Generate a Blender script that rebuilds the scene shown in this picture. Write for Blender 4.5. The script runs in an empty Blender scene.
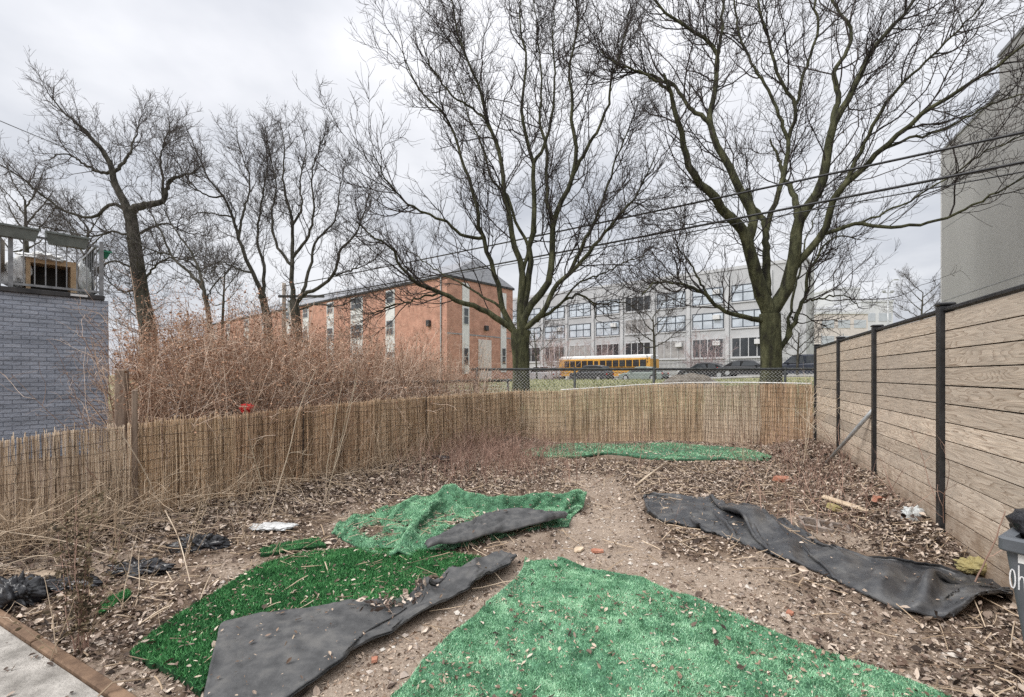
import bpy, math, random
import numpy as np
from mathutils import Vector

rng = np.random.default_rng(7)
random.seed(7)
S = bpy.context.scene
COL = S.collection
F, CX, HY, EYE = 470.0, 512.0, 375.0, 1.5      # focal length in pixels, principal column, horizon row, eye height


def gp(px, py, z=0.0):
    """a point on the ground (height z) seen at pixel px, py"""
    y = F * (EYE - z) / (py - HY)
    return ((px - CX) / F * y, y, z)


def at(px, py, y):
    return ((px - CX) / F * y, y, EYE - (py - HY) / F * y)


# ------------------------------------------------------------------ noise
def _hash(ix, iy, iz, seed):
    h = (ix * 374761393 + iy * 668265263 + iz * 2147483647 + seed * 974634777) & 0xFFFFFFFF
    h = ((h ^ (h >> 13)) * 1274126177) & 0xFFFFFFFF
    return ((h ^ (h >> 16)) & 0xFFFF) / 65535.0


def noise2(x, y, seed=0):
    x = np.asarray(x, float); y = np.asarray(y, float)
    x, y = np.broadcast_arrays(x, y)
    ix = np.floor(x).astype(np.int64); iy = np.floor(y).astype(np.int64)
    fx = x - ix; fy = y - iy
    fx = fx * fx * (3 - 2 * fx); fy = fy * fy * (3 - 2 * fy)
    z = np.zeros_like(ix)
    a = _hash(ix, iy, z, seed); b = _hash(ix + 1, iy, z, seed)
    c = _hash(ix, iy + 1, z, seed); d = _hash(ix + 1, iy + 1, z, seed)
    return (a * (1 - fx) + b * fx) * (1 - fy) + (c * (1 - fx) + d * fx) * fy


def fbm(x, y, seed=0, octv=4):
    t, a, n = 0.0, 1.0, 0.0
    for o in range(octv):
        t = t + a * noise2(np.asarray(x) * 2 ** o, np.asarray(y) * 2 ** o, seed + o * 17)
        n += a; a *= 0.5
    return t / n


def sstep(a, b, x):
    t = np.clip((np.asarray(x, float) - a) / (b - a), 0, 1)
    return t * t * (3 - 2 * t)


# ------------------------------------------------------------------ mesh collecting
class MB:
    def __init__(s):
        s.v = []; s.q = []; s.t = []; s.n = 0; s.uv = None

    def add(s, v, q=None, t=None):
        v = np.asarray(v, float).reshape(-1, 3)
        s.v.append(v)
        if q is not None and len(q):
            s.q.append(np.asarray(q, np.int64).reshape(-1, 4) + s.n)
        if t is not None and len(t):
            s.t.append(np.asarray(t, np.int64).reshape(-1, 3) + s.n)
        s.n += len(v)
        return s

    def box(s, lo, hi, rz=0.0, c=None, bev=0.0):
        x0, y0, z0 = lo; x1, y1, z1 = hi
        if bev > 0:
            return s.bbox(lo, hi, bev, rz, c)
        v = np.array([(x0, y0, z0), (x1, y0, z0), (x1, y1, z0), (x0, y1, z0), (x0, y0, z1), (x1, y0, z1), (x1, y1, z1), (x0, y1, z1)], float)
        s.add(s._rot(v, rz, c), [(3, 2, 1, 0), (4, 5, 6, 7), (0, 1, 5, 4), (1, 2, 6, 5), (2, 3, 7, 6), (3, 0, 4, 7)])
        return s

    def _rot(s, v, rz, c):
        if rz:
            c = np.array(c if c is not None else (0, 0, 0), float)
            cs, sn = math.cos(rz), math.sin(rz)
            d = v - c
            v = np.stack([d[:, 0] * cs - d[:, 1] * sn, d[:, 0] * sn + d[:, 1] * cs, d[:, 2]], 1) + c
        return v

    def bbox(s, lo, hi, b, rz=0.0, c=None):
        """a box with chamfered vertical and horizontal edges (stacked rounded rectangles)"""
        x0, y0, z0 = lo; x1, y1, z1 = hi
        def ring(i, z):
            return [(x0 + i + b, y0 + i, z), (x1 - i - b, y0 + i, z), (x1 - i, y0 + i + b, z), (x1 - i, y1 - i - b, z),
                    (x1 - i - b, y1 - i, z), (x0 + i + b, y1 - i, z), (x0 + i, y1 - i - b, z), (x0 + i, y0 + i + b, z)]
        v = ring(b, z0) + ring(0, z0 + b) + ring(0, z1 - b) + ring(b, z1)
        q = []
        for k in range(3):
            for i in range(8):
                j = (i + 1) % 8
                q.append((k * 8 + i, k * 8 + j, k * 8 + 8 + j, k * 8 + 8 + i))
        t = []
        for i in range(1, 7):
            t.append((0, i + 1, i)); t.append((24, 24 + i, 24 + i + 1))
        s.add(s._rot(np.array(v, float), rz, c), q, t)
        return s

    def grid(s, P, closed_u=False):
        """P (nu,nv,3) grid"""
        P = np.asarray(P, float); nu, nv = P.shape[:2]
        i = np.arange(nu if closed_u else nu - 1); j = np.arange(nv - 1)
        I, J = np.meshgrid(i, j, indexing='ij'); I2 = (I + 1) % nu
        q = np.stack([I * nv + J, I2 * nv + J, I2 * nv + J + 1, I * nv + J + 1], -1).reshape(-1, 4)
        s.add(P.reshape(-1, 3), q)
        return s

    def tubes(s, P, R, k=4, cap=False):
        """P (M,N,3) polylines, R (M,N) radii, k sides"""
        P = np.asarray(P, float)
        if P.ndim == 2: P = P[None]
        M, N = P.shape[:2]
        R = np.broadcast_to(np.asarray(R, float), (M, N))
        T = np.empty_like(P)
        T[:, 1:-1] = P[:, 2:] - P[:, :-2]; T[:, 0] = P[:, 1] - P[:, 0]; T[:, -1] = P[:, -1] - P[:, -2]
        T /= np.linalg.norm(T, axis=2, keepdims=True) + 1e-12
        mean = P[:, -1] - P[:, 0]
        mean /= np.linalg.norm(mean, axis=1, keepdims=True) + 1e-12
        ax = np.argmin(np.abs(mean), axis=1)
        ref = np.zeros((M, 1, 3)); ref[np.arange(M), 0, ax] = 1
        A = np.cross(T, np.broadcast_to(ref, T.shape)); A /= np.linalg.norm(A, axis=2, keepdims=True) + 1e-12
        B = np.cross(T, A)
        th = np.arange(k) * 2 * math.pi / k
        V = P[:, :, None] + R[:, :, None, None] * (np.cos(th)[None, None, :, None] * A[:, :, None] + np.sin(th)[None, None, :, None] * B[:, :, None])
        m, n, a = np.meshgrid(np.arange(M), np.arange(N - 1), np.arange(k), indexing='ij')
        a2 = (a + 1) % k; b0 = (m * N + n) * k; b1 = b0 + k
        q = np.stack([b0 + a, b0 + a2, b1 + a2, b1 + a], -1).reshape(-1, 4)
        t = []
        if cap:
            for e, off in ((0, 0), (1, (N - 1) * k)):
                for i in range(1, k - 1):
                    base = np.arange(M) * N * k + off
                    t.append(np.stack([base, base + i + (1 if e == 0 else 0), base + i + (0 if e == 0 else 1)], 1))
            t = np.concatenate(t)
        s.add(V.reshape(-1, 3), q, t if cap else None)
        return s

    def tube(s, pts, r, k=6, cap=True, smooth=0):
        P = np.array(pts, float)
        if smooth: P = catmull(P, smooth)
        if np.ndim(r) and len(r) != len(P):
            r = np.interp(np.linspace(0, 1, len(P)), np.linspace(0, 1, len(r)), r)
        return s.tubes(P[None], np.broadcast_to(np.asarray(r, float), (1, len(P))), k, cap)

    def cyl(s, c, axis, r, h, k=16):
        c = np.array(c, float); a = np.array(axis, float); a /= np.linalg.norm(a)
        return s.tubes(np.stack([c - a * h / 2, c + a * h / 2])[None], np.array([[r, r]]), k, True)

    def prism(s, prof, y0, y1, ax='y'):
        """extrude an (x,z) outline between y0 and y1; convex-ish fan caps"""
        n = len(prof)
        v = [(p[0], y0, p[1]) for p in prof] + [(p[0], y1, p[1]) for p in prof]
        q = [(i, (i + 1) % n, n + (i + 1) % n, n + i) for i in range(n)]
        t = [(0, i + 1, i) for i in range(1, n - 1)] + [(n, n + i, n + i + 1) for i in range(1, n - 1)]
        s.add(v, q, t)
        return s

    def mesh(s, name):
        me = bpy.data.meshes.new(name)
        V = np.concatenate(s.v) if s.v else np.zeros((0, 3))
        Q = np.concatenate(s.q) if s.q else np.zeros((0, 4), np.int64)
        Tt = np.concatenate(s.t) if s.t else np.zeros((0, 3), np.int64)
        me.vertices.add(len(V)); me.vertices.foreach_set('co', V.astype(np.float32).ravel())
        nl = Q.size + Tt.size
        me.loops.add(nl); me.loops.foreach_set('vertex_index', np.concatenate([Q.ravel(), Tt.ravel()]).astype(np.int32))
        me.polygons.add(len(Q) + len(Tt))
        st = np.concatenate([np.arange(len(Q)) * 4, Q.size + np.arange(len(Tt)) * 3]).astype(np.int32)
        me.polygons.foreach_set('loop_start', st)
        me.update(calc_edges=True)
        me.validate()
        return me


def catmull(P, n):
    """resample a polyline to n points through a Catmull-Rom curve, even in arc length"""
    P = np.asarray(P, float)
    if len(P) < 3:
        return np.array([P[0] + (P[-1] - P[0]) * t for t in np.linspace(0, 1, n)])
    Q = np.vstack([2 * P[0] - P[1], P, 2 * P[-1] - P[-2]])
    out = []
    for i in range(1, len(Q) - 2):
        t = np.linspace(0, 1, 12, endpoint=False)[:, None]
        a, b, c, d = Q[i - 1], Q[i], Q[i + 1], Q[i + 2]
        out.append(0.5 * (2 * b + (c - a) * t + (2 * a - 5 * b + 4 * c - d) * t ** 2 + (3 * b - a - 3 * c + d) * t ** 3))
    out = np.vstack(out + [P[-1:]])
    L = np.concatenate([[0], np.cumsum(np.linalg.norm(np.diff(out, axis=0), axis=1))])
    u = np.linspace(0, L[-1], n)
    return np.stack([np.interp(u, L, out[:, k]) for k in range(out.shape[1])], 1)


# ------------------------------------------------------------------ objects
ROOT = {}


def tag(o, label=None, cat=None, group=None, kind=None):
    if label: o['label'] = label
    if cat: o['category'] = cat
    if group: o['group'] = group
    if kind: o['kind'] = kind
    return o


def thing(name, label, cat, loc=(0, 0, 0), rz=0.0, group=None):
    o = bpy.data.objects.new(name, None); COL.objects.link(o)
    o.empty_display_size = 0.2
    o.location = loc; o.rotation_euler = (0, 0, rz)
    ROOT[o.name] = (np.array(loc, float), rz)
    return tag(o, label, cat, group)


def obj(name, mb, mat, parent=None, world=True, smooth=False):
    """link one mesh; a child's vertices are given in world space unless world is False"""
    if parent is not None and world:
        r = parent
        while r.parent is not None: r = r.parent
        if r.name in ROOT:
            loc, rz = ROOT[r.name]
            cs, sn = math.cos(-rz), math.sin(-rz)
            for i, v in enumerate(mb.v):
                d = v - loc
                mb.v[i] = np.stack([d[:, 0] * cs - d[:, 1] * sn, d[:, 0] * sn + d[:, 1] * cs, d[:, 2]], 1)
    me = mb.mesh(name)
    me.polygons.foreach_set('use_smooth', np.full(len(me.polygons), smooth, bool))
    if mat: me.materials.append(mat)
    o = bpy.data.objects.new(name, me); COL.objects.link(o)
    if parent is not None: o.parent = parent
    return o


def origin(o, loc):
    """move a top-level mesh's origin to loc"""
    me = o.data
    co = np.empty(len(me.vertices) * 3, np.float32); me.vertices.foreach_get('co', co)
    co = co.reshape(-1, 3) - np.array(loc, np.float32)
    me.vertices.foreach_set('co', co.ravel()); o.location = loc
    return o


# ------------------------------------------------------------------ materials
MATS = {}


def mat(name, c1, c2=None, scale=4.0, rough=0.8, bump=0.0, bscale=None, island=0.0, c3=None, metal=0.0, detail=6, stretch=None, spec=0.3, pos=(0.35, 0.65), trans=0.0, bdist=0.01):
    """a procedural surface: noise between c1 and c2 (and c3), optional random tint per loose piece (island), optional bump"""
    m = bpy.data.materials.new(name); m.use_nodes = True
    nt = m.node_tree; N = nt.nodes; L = nt.links
    b = N['Principled BSDF']
    b.inputs['Roughness'].default_value = rough; b.inputs['Metallic'].default_value = metal
    b.inputs['Specular IOR Level'].default_value = spec
    tc = N.new('ShaderNodeTexCoord'); src = tc.outputs['Object']
    if stretch:
        mp = N.new('ShaderNodeMapping'); mp.inputs['Scale'].default_value = stretch
        L.new(src, mp.inputs['Vector']); src = mp.outputs['Vector']
    nz = N.new('ShaderNodeTexNoise'); nz.inputs['Scale'].default_value = scale; nz.inputs['Detail'].default_value = detail
    nz.inputs['Roughness'].default_value = 0.62
    L.new(src, nz.inputs['Vector'])
    fac = nz.outputs['Fac']
    if island > 0:
        g = N.new('ShaderNodeNewGeometry')
        mx = N.new('ShaderNodeMix'); mx.data_type = 'FLOAT'; mx.inputs[0].default_value = island
        L.new(nz.outputs['Fac'], mx.inputs[2]); L.new(g.outputs['Random Per Island'], mx.inputs[3])
        fac = mx.outputs[0]
    cr = N.new('ShaderNodeValToRGB'); e = cr.color_ramp.elements
    lo, hi = (pos if island == 0 else (0.5 - (0.5 - 0.1) * max(island, .4), 0.5 + 0.4 * max(island, .4)))
    e[0].position = lo; e[1].position = hi
    e[0].color = (*c1, 1); e[1].color = (*(c2 or c1), 1)
    if c3 is not None:
        k = cr.color_ramp.elements.new((lo + hi) / 2); k.color = (*c3, 1)
    L.new(fac, cr.inputs[0]); L.new(cr.outputs[0], b.inputs['Base Color'])
    if bump > 0:
        n2 = N.new('ShaderNodeTexNoise'); n2.inputs['Scale'].default_value = bscale or scale * 4; n2.inputs['Detail'].default_value = 5
        L.new(src, n2.inputs['Vector'])
        bp = N.new('ShaderNodeBump'); bp.inputs['Strength'].default_value = bump; bp.inputs['Distance'].default_value = bdist
        L.new(n2.outputs['Fac'], bp.inputs['Height']); L.new(bp.outputs['Normal'], b.inputs['Normal'])
    MATS[name] = m
    return m


def brick_mat(name, c1, c2, mortar, bw, bh, msize=0.01, rough=0.85, bump=0.4, bias=0.0, tint=0.35, streak=0):
    """bricks on a wall whose local x runs along it and local z is up"""
    m = bpy.data.materials.new(name); m.use_nodes = True
    nt = m.node_tree; N = nt.nodes; L = nt.links; b = N['Principled BSDF']
    b.inputs['Roughness'].default_value = rough; b.inputs['Specular IOR Level'].default_value = 0.2
    tc = N.new('ShaderNodeTexCoord'); sp = N.new('ShaderNodeSeparateXYZ'); L.new(tc.outputs['Object'], sp.inputs[0])
    ad = N.new('ShaderNodeMath'); ad.operation = 'ADD'; L.new(sp.outputs[0], ad.inputs[0]); L.new(sp.outputs[1], ad.inputs[1])
    cb = N.new('ShaderNodeCombineXYZ'); L.new(ad.outputs[0], cb.inputs[0]); L.new(sp.outputs[2], cb.inputs[1])
    br = N.new('ShaderNodeTexBrick'); L.new(cb.outputs[0], br.inputs['Vector'])
    br.inputs['Scale'].default_value = 1.0; br.inputs['Brick Width'].default_value = bw; br.inputs['Row Height'].default_value = bh
    br.inputs['Mortar Size'].default_value = msize; br.inputs['Mortar Smooth'].default_value = 0.3; br.inputs['Bias'].default_value = bias
    br.inputs['Color1'].default_value = (*c1, 1); br.inputs['Color2'].default_value = (*c2, 1); br.inputs['Mortar'].default_value = (*mortar, 1)
    nz = N.new('ShaderNodeTexNoise'); nz.inputs['Scale'].default_value = 1.3; nz.inputs['Detail'].default_value = 7
    mps = N.new('ShaderNodeMapping'); mps.inputs['Scale'].default_value = (1, 1, streak or 1); L.new(tc.outputs['Object'], mps.inputs['Vector']); L.new(mps.outputs[0], nz.inputs['Vector'])
    mr = N.new('ShaderNodeMapRange'); mr.inputs[1].default_value = .25; mr.inputs[2].default_value = .75
    mr.inputs[3].default_value = 1 - tint; mr.inputs[4].default_value = 1 + tint * .6; L.new(nz.outputs['Fac'], mr.inputs[0])
    mx = N.new('ShaderNodeVectorMath'); mx.operation = 'SCALE'; L.new(br.outputs['Color'], mx.inputs[0]); L.new(mr.outputs[0], mx.inputs['Scale'])
    L.new(mx.outputs[0], b.inputs['Base Color'])
    n2 = N.new('ShaderNodeTexNoise'); n2.inputs['Scale'].default_value = 25; n2.inputs['Detail'].default_value = 4; L.new(tc.outputs['Object'], n2.inputs['Vector'])
    h = N.new('ShaderNodeMath'); h.operation = 'MULTIPLY_ADD'; h.inputs[1].default_value = -1.0; L.new(br.outputs['Fac'], h.inputs[0]); L.new(n2.outputs['Fac'], h.inputs[2])
    bp = N.new('ShaderNodeBump'); bp.inputs['Strength'].default_value = bump; bp.inputs['Distance'].default_value = 0.012
    L.new(h.outputs[0], bp.inputs['Height']); L.new(bp.outputs['Normal'], b.inputs['Normal'])
    MATS[name] = m
    return m


def plank_mat(name):
    """weathered pine boards: cathedral grain stretched along local x, shifted board by board, darker knots"""
    m = bpy.data.materials.new(name); m.use_nodes = True
    nt = m.node_tree; N = nt.nodes; L = nt.links; b = N['Principled BSDF']
    b.inputs['Roughness'].default_value = 0.78; b.inputs['Specular IOR Level'].default_value = 0.25
    tc = N.new('ShaderNodeTexCoord'); g = N.new('ShaderNodeNewGeometry')
    sc = N.new('ShaderNodeMath'); sc.operation = 'MULTIPLY'; sc.inputs[1].default_value = 37.0; L.new(g.outputs['Random Per Island'], sc.inputs[0])
    cb = N.new('ShaderNodeCombineXYZ'); L.new(sc.outputs[0], cb.inputs[0]); L.new(sc.outputs[0], cb.inputs[1])
    ad = N.new('ShaderNodeVectorMath'); ad.operation = 'ADD'; L.new(tc.outputs['Object'], ad.inputs[0]); L.new(cb.outputs[0], ad.inputs[1])
    mp = N.new('ShaderNodeMapping'); mp.inputs['Scale'].default_value = (1.0, 1, 9.5); L.new(ad.outputs[0], mp.inputs['Vector'])
    nz = N.new('ShaderNodeTexNoise'); nz.inputs['Scale'].default_value = 1.3; nz.inputs['Detail'].default_value = 1.5; L.new(mp.outputs[0], nz.inputs['Vector'])
    ml = N.new('ShaderNodeMath'); ml.operation = 'MULTIPLY'; ml.inputs[1].default_value = 15.0; L.new(nz.outputs['Fac'], ml.inputs[0])
    fr = N.new('ShaderNodeMath'); fr.operation = 'FRACT'; L.new(ml.outputs[0], fr.inputs[0])
    cr = N.new('ShaderNodeValToRGB'); e = cr.color_ramp.elements
    e[0].position = 0.0; e[0].color = (.76, .645, .52, 1); e[1].position = 1.0; e[1].color = (.33, .24, .175, 1)
    k = e.new(.55); k.color = (.69, .575, .455, 1); k = e.new(.86); k.color = (.53, .425, .325, 1)
    L.new(fr.outputs[0], cr.inputs[0])
    f2 = N.new('ShaderNodeTexNoise'); f2.inputs['Scale'].default_value = 3.0; f2.inputs['Detail'].default_value = 8
    mp2 = N.new('ShaderNodeMapping'); mp2.inputs['Scale'].default_value = (1.2, 1, 22.0); L.new(ad.outputs[0], mp2.inputs['Vector']); L.new(mp2.outputs[0], f2.inputs['Vector'])
    mr = N.new('ShaderNodeMapRange'); mr.inputs[1].default_value = .3; mr.inputs[2].default_value = .7; mr.inputs[3].default_value = .72; mr.inputs[4].default_value = 1.15
    L.new(f2.outputs['Fac'], mr.inputs[0])
    isl = N.new('ShaderNodeMapRange'); isl.inputs[3].default_value = .76; isl.inputs[4].default_value = 1.16; L.new(g.outputs['Random Per Island'], isl.inputs[0])
    mm = N.new('ShaderNodeMath'); mm.operation = 'MULTIPLY'; L.new(mr.outputs[0], mm.inputs[0]); L.new(isl.outputs[0], mm.inputs[1])
    v = N.new('ShaderNodeVectorMath'); v.operation = 'SCALE'; L.new(cr.outputs[0], v.inputs[0]); L.new(mm.outputs[0], v.inputs['Scale'])
    # weather stains: large soft patches turning the wood greyer
    s3 = N.new('ShaderNodeTexNoise'); s3.inputs['Scale'].default_value = 0.9; s3.inputs['Detail'].default_value = 5; L.new(ad.outputs[0], s3.inputs['Vector'])
    m3 = N.new('ShaderNodeMapRange'); m3.inputs[1].default_value = .42; m3.inputs[2].default_value = .7; m3.inputs[4].default_value = .55; L.new(s3.outputs['Fac'], m3.inputs[0])
    mix = N.new('ShaderNodeMix'); mix.data_type = 'RGBA'; L.new(m3.outputs[0], mix.inputs[0]); L.new(v.outputs[0], mix.inputs[6]); mix.inputs[7].default_value = (.47, .41, .345, 1)
    # soil splashed on the lowest boards
    spz = N.new('ShaderNodeSeparateXYZ'); L.new(tc.outputs['Object'], spz.inputs[0])
    sn = N.new('ShaderNodeTexNoise'); sn.inputs['Scale'].default_value = 7; sn.inputs['Detail'].default_value = 8; L.new(tc.outputs['Object'], sn.inputs['Vector'])
    hh = N.new('ShaderNodeMath'); hh.operation = 'MULTIPLY_ADD'; hh.inputs[1].default_value = -.9; L.new(sn.outputs['Fac'], hh.inputs[0]); L.new(spz.outputs[2], hh.inputs[2])
    sm = N.new('ShaderNodeMapRange'); sm.inputs[1].default_value = -.35; sm.inputs[2].default_value = .12; sm.inputs[3].default_value = .75; sm.inputs[4].default_value = 0; L.new(hh.outputs[0], sm.inputs[0])
    mud = N.new('ShaderNodeMix'); mud.data_type = 'RGBA'; L.new(sm.outputs[0], mud.inputs[0]); L.new(mix.outputs[2], mud.inputs[6]); mud.inputs[7].default_value = (.25, .17, .115, 1)
    L.new(mud.outputs[2], b.inputs['Base Color'])
    bp = N.new('ShaderNodeBump'); bp.inputs['Strength'].default_value = .25; bp.inputs['Distance'].default_value = .004
    L.new(f2.outputs['Fac'], bp.inputs['Height']); L.new(bp.outputs['Normal'], b.inputs['Normal'])
    return m


M = {}
M['bark'] = mat('bark', (.022, .019, .016), (.105, .095, .08), 7, .9, 1, 34, stretch=(1, 1, .35), c3=(.06, .056, .042), bdist=.03)
M['bark_moss'] = mat('bark_mossy', (.02, .018, .013), (.115, .115, .062), 6, .9, 1, 34, stretch=(1, 1, .35), c3=(.058, .060, .030), bdist=.03)
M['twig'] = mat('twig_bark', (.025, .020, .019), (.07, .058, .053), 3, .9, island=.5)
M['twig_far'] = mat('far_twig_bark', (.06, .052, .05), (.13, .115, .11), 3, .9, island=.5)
M['thicket'] = mat('thicket_stalks', (.17, .10, .07), (.66, .52, .41), 3, .85, island=.85, c3=(.35, .238, .165))
M['thicket_leaf'] = mat('thicket_seedheads', (.18, .09, .05), (.58, .37, .25), 3, .85, island=.85, c3=(.36, .20, .125))
M['straw'] = mat('dry_straw', (.16, .115, .08), (.60, .48, .355), 3, .8, island=.8, c3=(.44, .33, .225))
M['deadstem'] = mat('dead_red_stems', (.14, .08, .06), (.48, .32, .25), 3, .85, island=.8)
M['palestem'] = mat('pale_dry_stem', (.42, .33, .24), (.62, .52, .40), 6, .8)
M['leaf'] = mat('fallen_leaf', (.034, .024, .019), (.62, .52, .43), 9, .75, island=.93, c3=(.185, .13, .10))
M['chip'] = mat('leaf_crumbs', (.10, .065, .045), (.56, .45, .35), 9, .8, island=.9, c3=(.30, .21, .15))
M['pebble'] = mat('pebble', (.22, .18, .15), (.60, .55, .49), 12, .85, .3, island=.8, c3=(.38, .31, .26))
M['reed'] = mat('reed_canes', (.27, .185, .11), (.86, .67, .47), 2.2, .7, island=.5, c3=(.62, .455, .30), stretch=(1.6, 1.6, .5))
M['reed_grey'] = mat('weathered_reed_canes', (.25, .18, .125), (.84, .70, .54), 2.2, .75, island=.5, c3=(.58, .45, .325), stretch=(1.6, 1.6, .5))
M['reed_red'] = mat('brown_reed_canes', (.24, .155, .09), (.80, .59, .40), 2.2, .75, island=.5, c3=(.55, .38, .245), stretch=(1.6, 1.6, .5))
M['wire'] = mat('rusty_wire', (.03, .022, .018), (.075, .052, .04), 8, .7)
M['turf_light'] = mat('light_turf_pile', (.028, .12, .045), (.56, .80, .56), 7.0, .7, island=.24, c3=(.255, .53, .305), detail=8)
M['turf_light_base'] = mat('light_turf_ground', (.035, .09, .05), (.10, .24, .14), 14, .9)
M['turf_dark'] = mat('dark_turf_pile', (.014, .075, .022), (.17, .45, .17), 4.5, .7, island=.5, c3=(.05, .215, .066))
M['turf_dark_base'] = mat('dark_turf_ground', (.005, .03, .008), (.012, .06, .02), 14, .9)
M['backing'] = mat('turf_backing', (.050, .0505, .051), (.118, .115, .110), 9, .8, .6, 140, c3=(.080, .080, .080), detail=10, spec=.4, bdist=.003)
M['black_sheet'] = mat('black_weed_sheet', (.030, .031, .034), (.105, .103, .10), 6.0, .42, .35, 110, c3=(.052, .053, .056), detail=10, spec=.5, bdist=.003)
M['plastic_black'] = mat('black_plastic', (.008, .008, .010), (.02, .02, .023), 5, .28, .5, 14, spec=.5, bdist=.03)
M['plastic_clear'] = mat('milky_plastic', (.45, .47, .46), (.68, .69, .68), 6, .3, .6, 20, spec=.5, bdist=.02)
M['white_scrap'] = mat('white_scrap', (.42, .42, .41), (.68, .68, .67), 8, .5, .4, 20)
M['concrete'] = mat('concrete_slab', (.20, .185, .165), (.46, .43, .39), 5.5, .9, .9, 70, detail=12, bdist=.012)
M['timber'] = mat('old_timber', (.10, .062, .04), (.24, .155, .10), 9, .8, .5, 60, stretch=(1, 1, 1), bdist=.006)
M['post_wood'] = mat('grey_post_wood', (.14, .10, .075), (.28, .21, .16), 6, .85, .5, 40, stretch=(3, 3, .6), bdist=.01)
M['plank'] = plank_mat('fence_boards')
M['black_metal'] = mat('black_painted_metal', (.010, .010, .011), (.028, .028, .030), 9, .45, .05, 60, spec=.45)
M['iron'] = mat('dark_iron', (.03, .03, .032), (.07, .07, .072), 9, .6)
M['galv'] = mat('galvanised_pipe', (.32, .33, .33), (.55, .56, .56), 7, .45, metal=.5)
M['chain_mesh'] = mat('galvanised_mesh', (.50, .505, .50), (.68, .685, .68), 9, .5)
M['chain'] = mat('chain_link_wire', (.028, .03, .03), (.07, .074, .072), 9, .55)
M['white_pipe'] = mat('white_pipe', (.60, .59, .56), (.78, .77, .74), 9, .5)
M['garage_brick'] = brick_mat('blue_grey_painted_brick', (.32, .352, .41), (.37, .40, .455), (.235, .26, .31), .215, .076, .006, .7, 1.3, tint=.5, streak=6)
M['red_brick'] = brick_mat('red_orange_brick', (.45, .215, .155), (.56, .30, .22), (.43, .32, .26), .22, .075, .009, .85, .3, tint=.32)
M['tan_brick'] = brick_mat('haze_paled_tan_brick', (.60, .55, .52), (.64, .59, .565), (.6, .55, .52), .22, .075, .009, .85, .2, tint=.12)  # tan brick paled in its colour to stand in for distance haze
M['white_paint'] = mat('white_panel_paint', (.56, .56, .55), (.72, .72, .71), 6, .6)
M['school_wall'] = mat('pale_grey_painted_wall', (.40, .405, .41), (.51, .515, .52), .45, .85, detail=5)
M['school_trim'] = mat('light_grey_trim', (.46, .465, .47), (.56, .565, .57), .8, .8)
M['frame_dark'] = mat('dark_window_frame', (.035, .045, .06), (.06, .075, .095), 4, .5)
M['slate'] = mat('grey_roof_shingle', (.20, .205, .22), (.32, .325, .34), 3, .8, .5, 14, stretch=(1, 1, 4))
M['roof_dark'] = mat('dark_roof_edge', (.03, .03, .032), (.075, .073, .072), 3, .85, .4, 20)
M['stucco'] = mat('grey_stucco', (.35, .345, .34), (.42, .415, .41), .5, .9, .25, 30, detail=7, stretch=(1, 1, .28))
M['stucco_trim'] = mat('pale_corner_trim', (.55, .55, .55), (.66, .66, .66), 3, .7)
M['far_wall'] = mat('haze_paled_far_wall', (.56, .57, .59), (.66, .67, .69), .3, .85)  # distance haze is put into this pale wall colour
M['far_glass'] = mat('haze_paled_far_window', (.42, .45, .49), (.50, .53, .57), 1, .4)  # panes lightened in colour, standing in for haze
M['bus_yellow'] = mat('bus_yellow_paint', (.62, .32, .055), (.70, .38, .08), 3, .35, spec=.5)
M['bus_white'] = mat('bus_white_roof', (.74, .74, .72), (.82, .82, .80), 3, .45)
M['tyre'] = mat('tyre_rubber', (.018, .018, .018), (.035, .035, .035), 9, .85)
M['rim'] = mat('silver_rim', (.42, .43, .44), (.55, .56, .57), 5, .35, metal=.7)
M['lamp_red'] = mat('red_lens', (.45, .02, .015), (.55, .03, .02), 5, .3)
M['lamp_white'] = mat('clear_lens', (.65, .66, .66), (.8, .8, .8), 5, .2)
M['lamp_amber'] = mat('amber_lens', (.75, .30, .03), (.8, .36, .05), 5, .3)
for nm, c in (('charcoal', (.035, .037, .04)), ('sage', (.16, .19, .17)), ('black', (.012, .012, .014)), ('silver', (.40, .41, .42)), ('navy', (.02, .025, .04)), ('white', (.68, .68, .68))):
    M['car_' + nm] = mat('car_paint_' + nm, c, tuple(x * 1.25 + .003 for x in c), 2, .25, spec=.6)
M['asphalt'] = mat('asphalt', (.045, .045, .047), (.075, .074, .073), 2.5, .9, .3, 60)
M['pavement'] = mat('pavement_concrete', (.30, .29, .28), (.42, .41, .39), 1.6, .9)
M['kerb'] = mat('kerb_stone', (.33, .32, .31), (.45, .44, .42), 3, .85)
M['paintline'] = mat('road_paint', (.62, .60, .52), (.76, .74, .66), 9, .8)
M['grass'] = mat('grass_blade', (.12, .14, .055), (.42, .41, .23), 2, .8, island=.7, c3=(.24, .255, .12))
M['bin_body'] = mat('grey_bin_plastic', (.075, .083, .092), (.115, .125, .137), 4, .5, .15, 40, spec=.4)
M['bag'] = mat('bin_bag', (.007, .007, .009), (.016, .016, .019), 5, .3, .6, 16, spec=.5, bdist=.03)
M['chalk'] = mat('white_marker', (.70, .71, .72), (.82, .82, .82), 30, .8)
M['sticker'] = mat('pale_sticker', (.66, .66, .64), (.82, .82, .80), 25, .6)
M['brick_bit'] = mat('broken_brick', (.33, .13, .08), (.52, .26, .18), 14, .9, .5, 60)
M['cinder'] = mat('cinder_block', (.17, .14, .12), (.32, .27, .235), 14, .95, .6, 70)
M['pale_board'] = mat('pale_board', (.52, .40, .28), (.68, .55, .41), 6, .8)
M['sack'] = mat('yellowed_sack', (.27, .22, .09), (.46, .40, .20), 6, .7, .6, 18, bdist=.03)
M['sack_tan'] = mat('damp_cardboard', (.24, .18, .13), (.44, .35, .26), 8, .85)
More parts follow.
